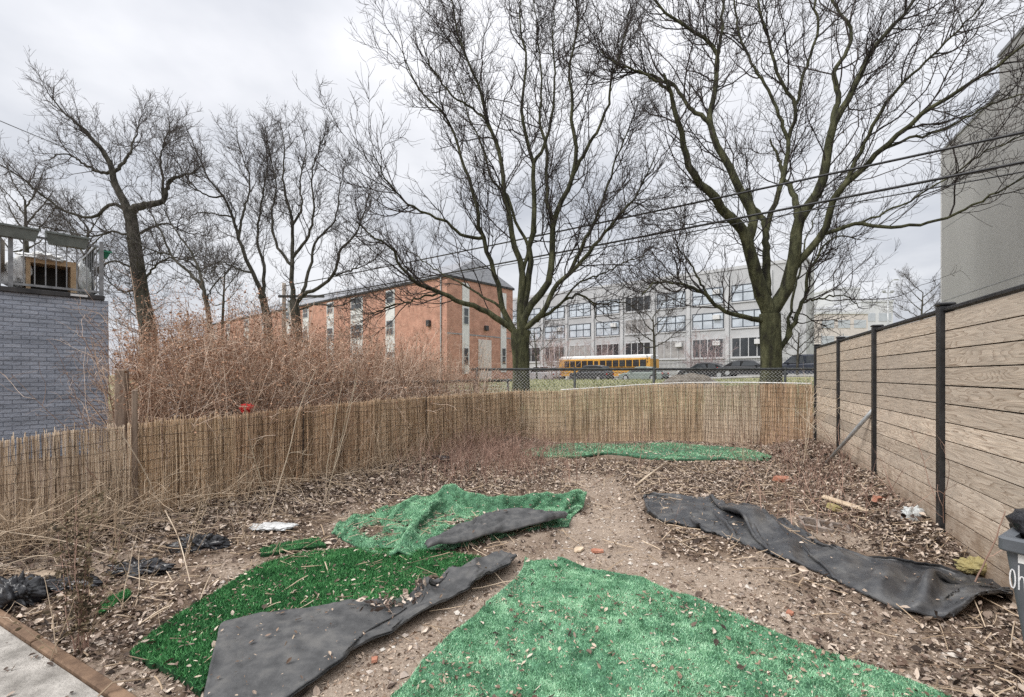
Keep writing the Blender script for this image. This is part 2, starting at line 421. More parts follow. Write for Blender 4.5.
M['red_cloth'] = mat('red_cloth', (.55, .03, .03), (.70, .06, .05), 6, .8)
M['planter'] = mat('grey_green_planter', (.10, .115, .105), (.16, .178, .165), 5, .6, .1, 40)
M['planter_green'] = mat('green_planter', (.015, .14, .085), (.03, .20, .12), 5, .5)
M['rail_grey'] = mat('grey_railing', (.16, .165, .17), (.28, .285, .29), 8, .5, metal=.2)
M['tarp'] = mat('white_tarp', (.60, .60, .59), (.76, .76, .75), 4, .45, .6, 10, bdist=.04)
M['crate_wood'] = mat('raw_plywood', (.42, .29, .17), (.56, .41, .26), 5, .75)
M['recess_shade'] = mat('painted_recess_shade', (.02, .018, .016), (.045, .04, .035), 5, .9)  # near-black colour stands in for shade in recesses and gaps
M['grill'] = mat('brown_drum', (.16, .13, .10), (.26, .22, .17), 5, .6)
M['mound'] = mat('mound_soil', (.16, .13, .10), (.32, .28, .23), 5, .95, .8, 22, bdist=.05)


def glass(name, c, rough=.06):
    m = mat(name, c, tuple(x * 1.5 for x in c), .6, rough, spec=.8)
    return m


M['glass_dark'] = glass('dark_window_glass', (.03, .034, .038))
M['glass_sky_paint'] = glass('sky_painted_window_glass', (.42, .46, .50), .12)  # pale base colour stands in for sky mirrored in the panes
M['blind'] = mat('window_blind', (.26, .25, .245), (.42, .41, .40), .9, .3, spec=.7)
# ------------------------------------------------------------------ layout of the place
U = np.array([-.755, .655]); Vv = np.array([.655, .755])       # the street grid beyond the yard
REED_L0, REED_L1 = np.array([-4.5, 3.10]), np.array([.13, 10.4])
FX0, FXS = 1.88, .447                                           # the board fence: x = FX0 + FXS * y


def fence_x(y): return FX0 + FXS * y


def reed_d(x, y):
    """distance behind (+) / inside (-) the long reed fence"""
    d = REED_L1 - REED_L0; n = np.array([-d[1], d[0]]) / np.linalg.norm(d)
    return (np.asarray(x) - REED_L0[0]) * n[0] + (np.asarray(y) - REED_L0[1]) * n[1]


PATHS = [np.array([gp(*p)[:2] for p in q]) for q in (
    [(330, 720), (400, 670), (470, 628), (525, 592), (570, 560), (605, 528), (610, 500), (590, 478)],
    [(585, 548), (650, 570), (720, 592), (790, 618), (860, 640)],
    [(560, 640), (575, 570)])]


def path_mask(x, y):
    """1 on the bare trodden earth, 0 on the leaf litter"""
    x = np.asarray(x, float); y = np.asarray(y, float); best = np.full(np.broadcast(x, y).shape, 9.0)
    for P in PATHS:
        for a, b in zip(P[:-1], P[1:]):
            d = b - a; t = np.clip(((x - a[0]) * d[0] + (y - a[1]) * d[1]) / (d @ d), 0, 1)
            best = np.minimum(best, np.hypot(x - a[0] - t * d[0], y - a[1] - t * d[1]))
    best = best + (fbm(x * 2.3, y * 2.3, 5) - .5) * .55
    return 1 - sstep(.26, .62, best)


def T(x, y):
    """height of the ground"""
    x = np.asarray(x, float); y = np.asarray(y, float)
    h = np.interp(y, [10.9, 12.5, 17, 24, 44, 60, 140], [0, .5, 1.05, 1.2, 1.22, 1.22, 1.3])
    h = h + .011 * np.clip(x - 8, 0, 30) * sstep(20, 34, y) - .42 * sstep(26, 44, y) * (1 - sstep(12, 22, x))
    dr = np.abs(fence_x(y) - x)
    h = h + .17 * np.exp(-(dr / .65) ** 2) * sstep(2.6, 4.4, y) * (1 - sstep(9, 10.5, y))
    h = h + .05 * np.exp(-(dr / 1.4) ** 2) * sstep(3, 6, y) * (1 - sstep(9, 10.5, y))
    dl = reed_d(x, y)
    h = h + .10 * np.exp(-((dl + .15) / .5) ** 2) * (1 - sstep(9.8, 10.6, y))
    yard = (1 - sstep(12, 16, y))
    pm = path_mask(x, y)
    h = h + yard * ((fbm(x * 1.1, y * 1.1, 1) - .5) * .10 + (fbm(x * 6, y * 6, 2) - .5) * .022 * (1 + .8 * (1 - pm)) - .03 * pm)
    h = h - .10 * (1 - sstep(-.14, -.03, slab_d(x, y)))             # the ground dips under the slab
    return h


SL0 = np.array(gp(4.5, 615)[:2]); SL1 = np.array(gp(129.5, 697)[:2])


def slab_d(x, y):
    d = SL1 - SL0; n = np.array([-d[1], d[0]]) / np.linalg.norm(d)
    return (np.asarray(x) - SL0[0]) * n[0] + (np.asarray(y) - SL0[1]) * n[1]


def ground_pt(px, py, lift=0.0):
    z = 0.0
    for _ in range(6):
        x, y, _z = gp(px, py, z); z = float(T(x, y))
    return np.array([x, y, z + lift])


# ------------------------------------------------------------------ the ground sheet
def axis(segs):
    out = []
    for a, b, st in segs: out.append(np.arange(a, b, st))
    return np.concatenate(out)


xs = np.concatenate([axis([(-900, -120, 60), (-120, -30, 6), (-30, -7, 1), (-7, -4.4, .12), (-4.4, 6.6, .045), (6.6, 12, .3), (12, 60, 2), (60, 200, 14), (200, 901, 70)])])
ys = np.concatenate([axis([(-60, -4, 7), (-4, .4, .4), (.4, 7, .04), (7, 11.2, .06), (11.2, 20, .3), (20, 70, 1.5), (70, 200, 10), (200, 1800, 80)])])
X, Y = np.meshgrid(xs, ys, indexing='ij')
P = np.stack([X, Y, T(X, Y)], -1)


def ground_mat():
    m = bpy.data.materials.new('yard_soil'); m.use_nodes = True
    nt = m.node_tree; N = nt.nodes; L = nt.links; b = N['Principled BSDF']
    b.inputs['Roughness'].default_value = .95; b.inputs['Specular IOR Level'].default_value = .12
    tc = N.new('ShaderNodeTexCoord')

    def nz(scale, det=6, ro=.6):
        n = N.new('ShaderNodeTexNoise'); n.inputs['Scale'].default_value = scale; n.inputs['Detail'].default_value = det; n.inputs['Roughness'].default_value = ro
        L.new(tc.outputs['Object'], n.inputs['Vector']); return n.outputs['Fac']

    def ramp(f, *st):
        c = N.new('ShaderNodeValToRGB'); e = c.color_ramp.elements
        e[0].position, e[0].color = st[0][0], (*st[0][1], 1); e[1].position, e[1].color = st[-1][0], (*st[-1][1], 1)
        for p, col in st[1:-1]:
            k = e.new(p); k.color = (*col, 1)
        L.new(f, c.inputs[0]); return c.outputs[0]

    def mixc(f, a, c_):
        n = N.new('ShaderNodeMix'); n.data_type = 'RGBA'; L.new(f, n.inputs[0]); L.new(a, n.inputs[6]); L.new(c_, n.inputs[7]); return n.outputs[2]
    big = ramp(nz(1.1, 8), (.3, (.19, .145, .112)), (.52, (.315, .255, .205)), (.7, (.42, .355, .295)))
    fine = ramp(nz(55, 8, .75), (.33, (.09, .062, .046)), (.5, (.29, .22, .165)), (.68, (.50, .42, .34)))
    c = N.new('ShaderNodeMix'); c.data_type = 'RGBA'; c.inputs[0].default_value = .55; L.new(big, c.inputs[6]); L.new(fine, c.inputs[7])
    vor = N.new('ShaderNodeTexVoronoi'); vor.inputs['Scale'].default_value = 85; L.new(tc.outputs['Object'], vor.inputs['Vector'])
    sep = N.new('ShaderNodeSeparateColor'); L.new(vor.outputs['Color'], sep.inputs[0])
    st = N.new('ShaderNodeMath'); st.operation = 'GREATER_THAN'; st.inputs[1].default_value = .86; L.new(sep.outputs[0], st.inputs[0])
    ds = N.new('ShaderNodeMath'); ds.operation = 'LESS_THAN'; ds.inputs[1].default_value = .42; L.new(vor.outputs['Distance'], ds.inputs[0])
    sm = N.new('ShaderNodeMath'); sm.operation = 'MULTIPLY'; L.new(st.outputs[0], sm.inputs[0]); L.new(ds.outputs[0], sm.inputs[1])
    chip = ramp(sep.outputs[1], (0, (.30, .22, .17)), (1, (.58, .50, .42)))
    soil = mixc(sm.outputs[0], c.outputs[2], chip)
    at_ = N.new('ShaderNodeAttribute'); at_.attribute_name = 'humus'
    dk = N.new('ShaderNodeVectorMath'); dk.operation = 'MULTIPLY'; L.new(soil, dk.inputs[0]); dk.inputs[1].default_value = (.50, .455, .42)
    soil = mixc(at_.outputs['Fac'], soil, dk.outputs[0])
    lawn = ramp(nz(.8, 9, .7), (.32, (.17, .165, .085)), (.5, (.27, .265, .14)), (.68, (.38, .34, .23)))
    sp = N.new('ShaderNodeSeparateXYZ'); L.new(tc.outputs['Object'], sp.inputs[0])
    mr = N.new('ShaderNodeMapRange'); mr.inputs[1].default_value = 11.5; mr.inputs[2].default_value = 13.5; L.new(sp.outputs[1], mr.inputs[0])
    L.new(mixc(mr.outputs[0], soil, lawn), b.inputs['Base Color'])
    bp = N.new('ShaderNodeBump'); bp.inputs['Strength'].default_value = .8; bp.inputs['Distance'].default_value = .015
    L.new(nz(48, 8, .7), bp.inputs['Height']); L.new(bp.outputs['Normal'], b.inputs['Normal'])
    return m


go = tag(obj('ground', MB().grid(P), ground_mat(), smooth=True), 'bare brown soil yard running out to a grassy lot', None, None, 'structure')
# where rotted leaves have turned the soil dark (everywhere but on the trodden path)
hm = (1 - path_mask(X, Y)) * sstep(.22, .46, fbm(X * 1.7, Y * 1.7, 71) + .12 * sstep(4, 6, Y)) * (Y < 11.5)
ha = go.data.attributes.new('humus', 'FLOAT', 'POINT'); ha.data.foreach_set('value', hm.ravel().astype(np.float32))

# ------------------------------------------------------------------ concrete patio and its timber edging
d = (SL1 - SL0) / np.linalg.norm(SL1 - SL0); nrm = np.array([-d[1], d[0]])
a0 = SL0 - d * 3.0; a1 = SL0 + d * 5.2
ng = 60
g = np.zeros((ng, 40, 3))
for i, t in enumerate(np.linspace(0, 1, ng)):
    e = a0 + (a1 - a0) * t - nrm * .066
    for j, w in enumerate(np.linspace(0, 4.5, 40)):
        q = e - nrm * w
        g[i, j] = (q[0], q[1], .012)
g[..., 2] += (fbm(g[..., 0] * 2, g[..., 1] * 2, 9) - .5) * .008
mb = MB().grid(g)
low = g[:, 0].copy(); low[:, 2] -= .12
mb.grid(np.stack([low, g[:, 0]], 1))
tag(obj('patio', mb, M['concrete'], smooth=True), 'worn pale concrete patio slab at the yard corner', None, None, 'structure')

rz = math.atan2(d[1], d[0])
for k, (s0, s1, lab) in enumerate(((-1.25, .62, 'weathered timber edging board along the concrete, ending beside the black plastic'),
                                   (.63, 2.3, 'weathered timber edging board continuing along the concrete, under the picture edge'))):
    c = SL0 + d * s0 - nrm * .062
    t = tag(obj('edging_board', MB().bbox((0, .0, -.05), (s1 - s0, .058, .035 - .004 * k), .006), M['timber']), lab, 'edging board', 'timber edging along the slab')
    t.location = (c[0], c[1], 0); t.rotation_euler = (0, 0, rz + .004 * k)

# ------------------------------------------------------------------ street beyond the lot
BUS = np.array([10.3, 55.9])


def strip(name, off0, off1, mtl, lift, label, s0=-34, s1=60, n=140, m=6, h=0.0):
    """a sheet following the ground along the street, between two offsets across it"""
    g = np.zeros((n, m, 3))
    for i, s in enumerate(np.linspace(s0, s1, n)):
        for j, w in enumerate(np.linspace(off0, off1, m)):
            p = BUS + U * s + Vv * w
            g[i, j] = (p[0], p[1], 0)
    g[..., 2] = T(g[..., 0], g[..., 1]) + lift
    mb = MB().grid(g)
    if h:
        for j in (0, m - 1):
            lo = g[:, j].copy(); lo[:, 2] -= h
            mb.grid(np.stack([lo, g[:, j]], 1))
    return tag(obj(name, mb, mtl), label, None, None, 'structure')


strip('road', -6.6, 1.4, M['asphalt'], .02, 'grey asphalt street beyond the lot')
strip('kerb', 1.4, 1.6, M['kerb'], .14, 'stone kerb along the school side of the street', h=.14, m=2)
strip('kerb', -6.8, -6.6, M['kerb'], .14, 'stone kerb along the lot side of the street', h=.14, m=2)
strip('pavement', 1.6, 5.2, M['pavement'], .135, 'concrete pavement in front of the school', h=.1)
strip('pavement', -8.8, -6.8, M['pavement'], .135, 'concrete pavement beside the grassy lot', h=.1)
strip('road_marking', -2.75, -2.6, M['paintline'], .026, 'yellowish painted line in the middle of the street', m=2)

# low soil mound
mb = MB(); n, k = 30, 14
c = np.array(at(690, 381, 17.5)); g = np.zeros((n, k, 3))
for i in range(n):
    a = 2 * math.pi * i / n
    for j in range(k):
        r = j / (k - 1)
        x = math.cos(a) * r * 1.25; y = math.sin(a) * r * .8
        g[i, j] = (c[0] + x, c[1] + y, 0)
rr = np.linspace(0, 1, k)[None, :]
g[..., 2] = T(g[..., 0], g[..., 1]) - .03 + .50 * (1 - rr ** 2.2) * (.75 + .6 * fbm(g[..., 0] * 1.8, g[..., 1] * 1.8, 3))
tag(obj('soil_mound', mb.grid(g, True), M['mound'], smooth=True), 'low brown soil mound on the grass beyond the chain-link fence', 'soil mound')

# sparse lawn blades beyond the fence
nb = 14000
y = 12.5 + 16 * rng.random(nb) ** 1.3; x = (rng.random(nb) * 1.15 - .12) * y * .75
b0 = np.stack([x, y, T(x, y)], 1); a = rng.random(nb) * 6.28; h = rng.uniform(.05, .13, nb); w = rng.uniform(.008, .02, nb)
lean = rng.normal(0, .03, (nb, 2))
dx = np.stack([np.cos(a) * w, np.sin(a) * w, 0 * w], 1)
V3 = np.stack([b0 - dx, b0 + dx, b0 + np.stack([lean[:, 0], lean[:, 1], h], 1)], 1)
tag(obj('grass', MB().add(V3.reshape(-1, 3), None, np.arange(nb * 3).reshape(-1, 3)), M['grass']), 'short grass on the lot beyond the fences', None, None, 'stuff')

# ------------------------------------------------------------------ sky, sun, camera
SUN_EL, SUN_AZ = math.radians(49), math.radians(238)            # azimuth clockwise from +Y
W = bpy.data.worlds.new('World'); S.world = W; W.use_nodes = True
nt = W.node_tree; N = nt.nodes; L = nt.links
bg = N['Background']; bg.inputs['Strength'].default_value = .1
sk = N.new('ShaderNodeTexSky'); sk.sky_type = 'NISHITA'; sk.sun_disc = False
sk.sun_elevation = SUN_EL; sk.sun_rotation = SUN_AZ; sk.air_density = 1.5; sk.dust_density = 4.0
hs = N.new('ShaderNodeHueSaturation'); hs.inputs['Saturation'].default_value = .35; hs.inputs['Value'].default_value = 1.0
L.new(sk.outputs[0], hs.inputs['Color'])
tc = N.new('ShaderNodeTexCoord')
sp = N.new('ShaderNodeSeparateXYZ'); L.new(tc.outputs['Generated'], sp.inputs[0])
gr = N.new('ShaderNodeValToRGB'); e = gr.color_ramp.elements
e[0].position = 0.0; e[0].color = (.57, .58, .61, 1); e[1].position = 1.0; e[1].color = (2.1, 2.1, 2.12, 1)
k = e.new(.35); k.color = (.61, .62, .65, 1); k = e.new(.62); k.color = (.70, .705, .735, 1)
L.new(sp.outputs[2], gr.inputs[0])
# flat cloud layer: project the view direction on a ceiling so that clouds shrink towards the horizon
ad = N.new('ShaderNodeMath'); ad.operation = 'ADD'; ad.inputs[1].default_value = .22; L.new(sp.outputs[2], ad.inputs[0])
dv = N.new('ShaderNodeVectorMath'); dv.operation = 'DIVIDE'; L.new(tc.outputs['Generated'], dv.inputs[0])
cb = N.new('ShaderNodeCombineXYZ'); cb.inputs[2].default_value = 1.0
L.new(ad.outputs[0], cb.inputs[0]); L.new(ad.outputs[0], cb.inputs[1]); L.new(cb.outputs[0], dv.inputs[1])
cl = N.new('ShaderNodeTexNoise'); cl.inputs['Scale'].default_value = 1.25; cl.inputs['Detail'].default_value = 6; cl.inputs['Roughness'].default_value = .5
L.new(dv.outputs[0], cl.inputs['Vector'])
cr = N.new('ShaderNodeValToRGB'); e = cr.color_ramp.elements
e[0].position = .38; e[0].color = (.73, .755, .80, 1); e[1].position = .62; e[1].color = (1.17, 1.165, 1.16, 1)
L.new(cl.outputs['Fac'], cr.inputs[0])
mu = N.new('ShaderNodeMix'); mu.data_type = 'RGBA'; mu.blend_type = 'MULTIPLY'; mu.inputs[0].default_value = 1
L.new(gr.outputs[0], mu.inputs[6]); L.new(cr.outputs[0], mu.inputs[7])
sc = N.new('ShaderNodeVectorMath'); sc.operation = 'SCALE'; sc.inputs['Scale'].default_value = 9.0; L.new(mu.outputs[2], sc.inputs[0])
mx = N.new('ShaderNodeMix'); mx.data_type = 'RGBA'; mx.inputs[0].default_value = .15
L.new(sc.outputs[0], mx.inputs[6]); L.new(hs.outputs[0], mx.inputs[7])
L.new(mx.outputs[2], bg.inputs['Color'])

sl = bpy.data.lights.new('sun', 'SUN'); sl.energy = 1.5; sl.angle = math.radians(24); sl.color = (1, .97, .93)
so = bpy.data.objects.new('sun', sl); COL.objects.link(so)
dirv = Vector((math.sin(SUN_AZ) * math.cos(SUN_EL), math.cos(SUN_AZ) * math.cos(SUN_EL), math.sin(SUN_EL)))
so.rotation_euler = (-dirv).to_track_quat('-Z', 'Y').to_euler()

cd = bpy.data.cameras.new('camera'); cam = bpy.data.objects.new('camera', cd); COL.objects.link(cam)
cam.location = (0, 0, EYE); cam.rotation_euler = (math.radians(90), 0, 0)
cd.sensor_fit = 'HORIZONTAL'; cd.sensor_width = 36; cd.lens = F / 1024 * 36
cd.shift_y = (HY - 348.5) / 1024; cd.clip_start = .05; cd.clip_end = 4000
S.camera = cam
S.render.engine = 'CYCLES'
S.view_settings.view_transform = 'Standard'; S.view_settings.look = 'None'; S.view_settings.gamma = 1
S.view_settings.exposure = 0.66
S.cycles.max_bounces = 6; S.cycles.diffuse_bounces = 3; S.cycles.glossy_bounces = 2; S.cycles.transparent_max_bounces = 8
S.cycles.use_denoising = False; S.cycles.denoiser = 'OPENIMAGEDENOISE'; S.cycles.denoising_input_passes = 'RGB_ALBEDO_NORMAL'
# ------------------------------------------------------------------ horizontal board fence on the right
ANG = math.atan2(1, FXS)                         # local x runs away from the camera
CS = math.sqrt(1 + FXS * FXS)
Y0 = .35
post_y = [2.22, 3.96, 5.70, 7.46, 9.30]          # post_y[0] lies outside the frame
fr = thing('board_fence', 'tall fence of weathered horizontal pine boards between black metal posts', 'fence', (fence_x(Y0), Y0, 0), ANG)
FH = 2.03; NPL = 13; ph = (FH - .05) / NPL
yl = lambda y: (y - Y0) * CS
edges = [0.0] + [yl(y) for y in post_y]
for i in range(5):
    a, b_ = edges[i] + (.046 if i else 0), edges[i + 1] - .046
    mb = MB()
    for k in range(NPL):
        z0 = .04 + k * ph
        mb.box((a + rng.uniform(.001, .004), -.016 + rng.uniform(-.003, .003), z0 + .005 + rng.uniform(0, .002)), (b_ - rng.uniform(.001, .004), .016, z0 + ph - .004))
    obj('board_panel', mb, M['plank'], fr, world=False)
    mb = MB().box((a - .01, -.032, .03), (b_ + .01, -.022, FH - .03))
    obj('gap_shade_sheet', mb, M['recess_shade'], fr, world=False)  # near-black sheet puts shade behind the gaps between boards
    mb = MB().bbox((a - .044, -.03, FH), (b_ + .044, .03, FH + .032), .006)
    obj('top_rail', mb, M['black_metal'], fr, world=False)
for i, y in enumerate(post_y):
    x = yl(y)
    p = obj('post', MB().bbox((x - .043, -.05, -.2), (x + .043, .05, FH + .05), .006), M['black_metal'], fr, world=False)
    obj('post_cap', MB().bbox((x - .05, -.058, FH + .052), (x + .05, .058, FH + .078), .008), M['black_metal'], p, world=False)

# leaning brace pipe
p0 = ground_pt(823, 466, .0); p1 = np.array(at(874, 409, 5.78))
tag(obj('brace_pipe', MB().tube([p0, p0 + (p1 - p0) * .5, p1], .024, 10), M['galv'], smooth=True), 'grey metal pipe leaning from the leaf litter against a black fence post', 'pipe')
q0 = ground_pt(832, 447, 0); q1 = np.array(at(846, 421, 7.25))
tag(obj('brace_stake', MB().tube([q0, q1], .02, 8), M['iron']), 'short dark stake leaning behind the grey brace pipe', 'stake')


# ------------------------------------------------------------------ reed screens
def interp_line(pts, n):
    return catmull(np.array(pts, float), n)


def reed_roll(pts, mtl, label, tilt=.02, dens=95, sag=.0, ragged=.03, group='reed screening rolls round the yard', lean=0.0):
    """pts: (x, y, top height) along the foot; individual canes tied by wires"""
    P = np.array(pts, float)
    seg = np.linalg.norm(np.diff(P[:, :2], axis=0), axis=1); L_ = np.concatenate([[0], np.cumsum(seg)])
    n = int(L_[-1] * dens * 3.9)
    s = np.clip((np.arange(n) + rng.uniform(-1.1, 1.1, n)) / n, 0, 1) * L_[-1]
    x = np.interp(s, L_, P[:, 0]); y = np.interp(s, L_, P[:, 1]); h = np.interp(s, L_, P[:, 2])
    dxy = np.stack([np.interp(s, L_[:-1] + seg / 2, np.diff(P[:, 0]) / seg), np.interp(s, L_[:-1] + seg / 2, np.diff(P[:, 1]) / seg)], 1)
    nn = np.stack([dxy[:, 1], -dxy[:, 0]], 1)                       # towards the yard
    gapf = fbm(s * 2.2, s * 0 + 7.7, 13, 3); keep = rng.random(n) < np.clip(.6 + 2.4 * (gapf - .28), .72, 1)
    s, x, y, h, dxy, nn = s[keep], x[keep], y[keep], h[keep], dxy[keep], nn[keep]; n = len(s)
    layer = rng.random(n)
    billow = (fbm(s * .9, s * 0 + 3.1, 11) - .5) * .16
    off = layer * .022 + billow
    h = h * (1 - sag * np.exp(-((s - L_[-1] * .5) / .35) ** 2)) + rng.normal(0, ragged, n) * (rng.random(n) < .5) - (rng.random(n) < .02) * rng.random(n) * .25
    g0 = T(x, y) * .6 - .03
    t = np.linspace(0, 1, 5)[None, :]
    ph_ = fbm(s * 1.5, s * 0, 4) - .5
    drift = (ph_ * .10 + rng.normal(0, tilt, n) + lean)[:, None] * t * h[:, None]
    bow = (rng.normal(0, .012, n))[:, None] * np.sin(t * 3.14159)
    px_ = x[:, None] + dxy[:, :1] * drift + nn[:, :1] * (off[:, None] + bow + .03 * (1 - t))
    py_ = y[:, None] + dxy[:, 1:] * drift + nn[:, 1:] * (off[:, None] + bow + .03 * (1 - t))
    pz = g0[:, None] + t * (h[:, None] - g0[:, None])
    R = rng.uniform(.0022, .0046, n)[:, None] * (1.1 - .35 * t)
    root = thing('reed_screen', label, 'reed screen', (P[0, 0], P[0, 1], 0), 0, group)
    obj('canes', MB().tubes(np.stack([px_, py_, pz], -1), R, 3), mtl, root)
    mb = MB()
    dd = np.diff(P[:, :2], axis=0) / seg[:, None]

    def face(ss, fz):
        xx = np.interp(ss, L_, P[:, 0]); yy = np.interp(ss, L_, P[:, 1]); hh = np.interp(ss, L_, P[:, 2])
        bb = (fbm(ss * .9, ss * 0 + 3.1, 11) - .5) * .16 + .034
        i_ = np.clip(np.searchsorted(L_, ss) - 1, 0, len(seg) - 1)
        n2 = np.stack([dd[i_, 1], -dd[i_, 0]], 1)
        return np.stack([xx + n2[:, 0] * (bb + .03 * (1 - fz)), yy + n2[:, 1] * (bb + .03 * (1 - fz)), hh * fz], 1)
    m = int(L_[-1] * 14)
    ss = np.linspace(.02, L_[-1] - .02, m)
    for k, fz in enumerate(np.linspace(.08, .95, 12)):                # wavy netting laid over the canes
        p = face(ss, fz + 0 * ss); p[:, 2] += .02 * np.sin(ss * 3.1 + k) + (fbm(ss * 2, ss * 0 + k, 19) - .5) * .06 + rng.normal(0, .004, m)
        mb.tubes(p[None], np.full((1, m), .0026 if k % 3 == 1 else .0019), 3)
    nv_ = int(L_[-1] / .11); fz = np.linspace(.03, .97, 9)
    for k in range(nv_):
        s0 = (k + .5 + rng.uniform(-.2, .2)) * L_[-1] / nv_
        sv = np.clip(s0 + np.cumsum(rng.normal(0, .012, 9)) + rng.normal(0, .01, 9), 0, L_[-1])
        mb.tubes(face(sv, fz)[None], np.full((1, 9), .0016), 3)
    obj('tie_wire', mb, M['wire'], root)
    return root


def on_reed(px):
    a = (px - CX) / F; d = REED_L1 - REED_L0; k = d[0] / d[1]
    y = (REED_L0[0] - k * REED_L0[1]) / (a - k)
    return a * y, y


def rp(px, top):
    x, y = on_reed(px); return (x, y, EYE - (top - HY) / F * y)


reed_roll([rp(-90, 452), rp(0, 441), rp(60, 431), rp(130, 426)], M['reed_grey'], 'tattered greyish reed roll behind the tall dead weed and tangled straw', .025, 95, 0, .03)
reed_roll([rp(128, 425), rp(180, 419), rp(232, 416)], M['reed'], 'straw yellow reed roll just beside the dark wooden stake', .02, 105)
reed_roll([rp(231, 416), rp(300, 407), rp(372, 401)], M['reed_red'], 'brownish reed roll below the red cloth, with a visible wire grid', .02, 110, 0, .02, lean=.03)
reed_roll([rp(371, 401), rp(440, 396), rp(519, 391)], M['reed'], 'reed roll running to the far corner beside the mid green turf', .02, 100)
BK = [(.13, 10.4), (2.0, 10.62), (4.3, 10.62), (6.22, 9.72)]
BP = catmull(np.array([(x, y, 0) for x, y in BK]), 40)


def bp_(px, top):
    a = (px - CX) / F
    i = np.argmin(np.abs(BP[:, 0] / BP[:, 1] - a)); x, y = BP[i, :2]
    return (x, y, EYE - (top - HY) / F * y)


reed_roll([bp_(517, 391), bp_(560, 391), bp_(604, 388)], M['reed'], 'pale reed roll under the big tree with the spreading crown', .02, 100)
reed_roll([bp_(604, 388), bp_(655, 385), bp_(702, 384)], M['reed'], 'wide reed roll below the yellow school bus and soil mound', .02, 100)
reed_roll([bp_(702, 384), bp_(735, 384), bp_(757, 384)], M['reed_grey'], 'narrow greyed reed roll with a sagging middle, left of the mossy trunk', .03, 100, .03)
reed_roll([bp_(757, 384), bp_(790, 384.5), bp_(817, 385)], M['reed_red'], 'darker reed roll in the corner by the board fence', .02, 105)

# pipe along the top of the back screens
pts = [np.array(bp_(p, t)) + np.array([0, .03, .012]) for p, t in ((562, 390.5), (600, 388), (640, 385.5), (680, 383.5), (720, 383), (770, 383.3), (816, 384.3))]
tag(obj('top_pipe', MB().tube(pts, .014, 8, True, 40), M['white_pipe'], smooth=True), 'thin white pipe lying along the top of the back reed screens', 'pipe')

# stakes of the reed screen
x, y = on_reed(135)
st = tag(obj('wooden_stake', MB().bbox((x - .022, y - .055, -.1), (x + .022, y - .011, 1.36), .008, .6, (x, y, 0)), M['post_wood']), 'dark wooden stake standing in front of the reed roll', 'stake')
for px_, lab in ((300, 'thin rusty rod propping the brownish reed roll'), (423, 'thin rusty rod near the far end of the long reed line')):
    x, y = on_reed(px_)
    tag(obj('iron_rod', MB().tube([(x + .05, y - .05, -.1), (x + .06, y - .03, 1.15)], .008, 6), M['wire']), lab, 'iron rod', 'rods of the reed line')


# ------------------------------------------------------------------ chain-link fences
def chain_fence(pts, hgt, label, post_at, cell=.085, zoff=0.0):
    P = np.array(pts, float)
    seg = np.linalg.norm(np.diff(P, axis=0), axis=1); L_ = np.concatenate([[0], np.cumsum(seg)])
    root = thing('chain_link_fence', label, 'fence', (P[0, 0], P[0, 1], 0))
    def pt(s): return np.stack([np.interp(s, L_, P[:, 0]), np.interp(s, L_, P[:, 1])], -1)
    def base(s): return np.interp(s, [0, L_[-1]], [zoff, zoff])
    nz_ = int(hgt / (cell / 2)); ns = int(L_[-1] / cell)
    i = np.arange(ns)[:, None]; k = np.arange(nz_ + 1)[None, :]
    s = (i + .5 + .5 * np.where(k % 2 == 0, 1, -1) * .96) * cell
    xy = pt(s); z = base(s) + k * cell / 2
    obj('mesh_panel', MB().tubes(np.concatenate([xy, z[..., None] + 0 * s[..., None]], -1), np.full(s.shape, .0062), 3), M['chain_mesh'], root)
    m = 30
    ss = np.linspace(0, L_[-1], m)
    top = np.concatenate([pt(ss), (base(ss) + hgt)[:, None]], 1)
    obj('top_rail', MB().tube(top, .03, 8), M['chain'], root, smooth=True)
    for s in post_at:
        s = s * L_[-1]; x, y = pt(np.array(s)); z = float(base(np.array(s)))
        obj('post', MB().tube([(x, y, -.3), (x, y, z + hgt + .05)], .03, 8), M['chain'], root, smooth=True)
    return root


def chx(px, y):
    return ((px - CX) / F * y, y)


# along the back: the rail is seen from y 378 (left) to 362 (right)
chain_fence([chx(470, 11.6), chx(573, 11.5), chx(658, 11.3), chx(790, 11.0), chx(838, 10.8)], 1.64, 'dark chain-link fence standing behind the back reed screens',
            [0.02, .30, .52, .87], zoff=0.0)
d_ = (REED_L1 - REED_L0) / np.linalg.norm(REED_L1 - REED_L0); n_ = np.array([-d_[1], d_[0]])
a_ = REED_L0 + d_ * 2.4 + n_ * 1.2; b_ = REED_L1 + n_ * 1.0 + d_ * 1.3
chain_fence([tuple(a_), tuple(b_)], 1.36, 'chain-link fence half buried in the brown thicket behind the long reed line', [.1, .3, .42, .62, .8, .98])
for px_, y_, h_, lab in ((122, 5.1, 1.56, 'grey wooden post in the thicket by the blue garage wall'),):
    c = at(px_, 400, y_)
    tag(obj('wooden_post', MB().bbox((c[0] - .05, c[1] - .05, -.1), (c[0] + .05, c[1] + .05, h_), .01, .3, c), M['post_wood']), lab, 'post')
# ------------------------------------------------------------------ loose sheets on the ground
def edge(pts, n, lin=False):
    if lin:                                                        # straight runs with soft corners
        q = np.array(pts, float); L_ = np.concatenate([[0], np.cumsum(np.linalg.norm(np.diff(q, axis=0), axis=1))])
        u_ = np.linspace(0, L_[-1], n); P = np.stack([np.interp(u_, L_, q[:, 0]), np.interp(u_, L_, q[:, 1])], 1)
    else:
        P = catmull(np.array(pts, float), n)
    out = []
    for px, py in P:
        out.append(ground_pt(px, py))
    return np.array(out)


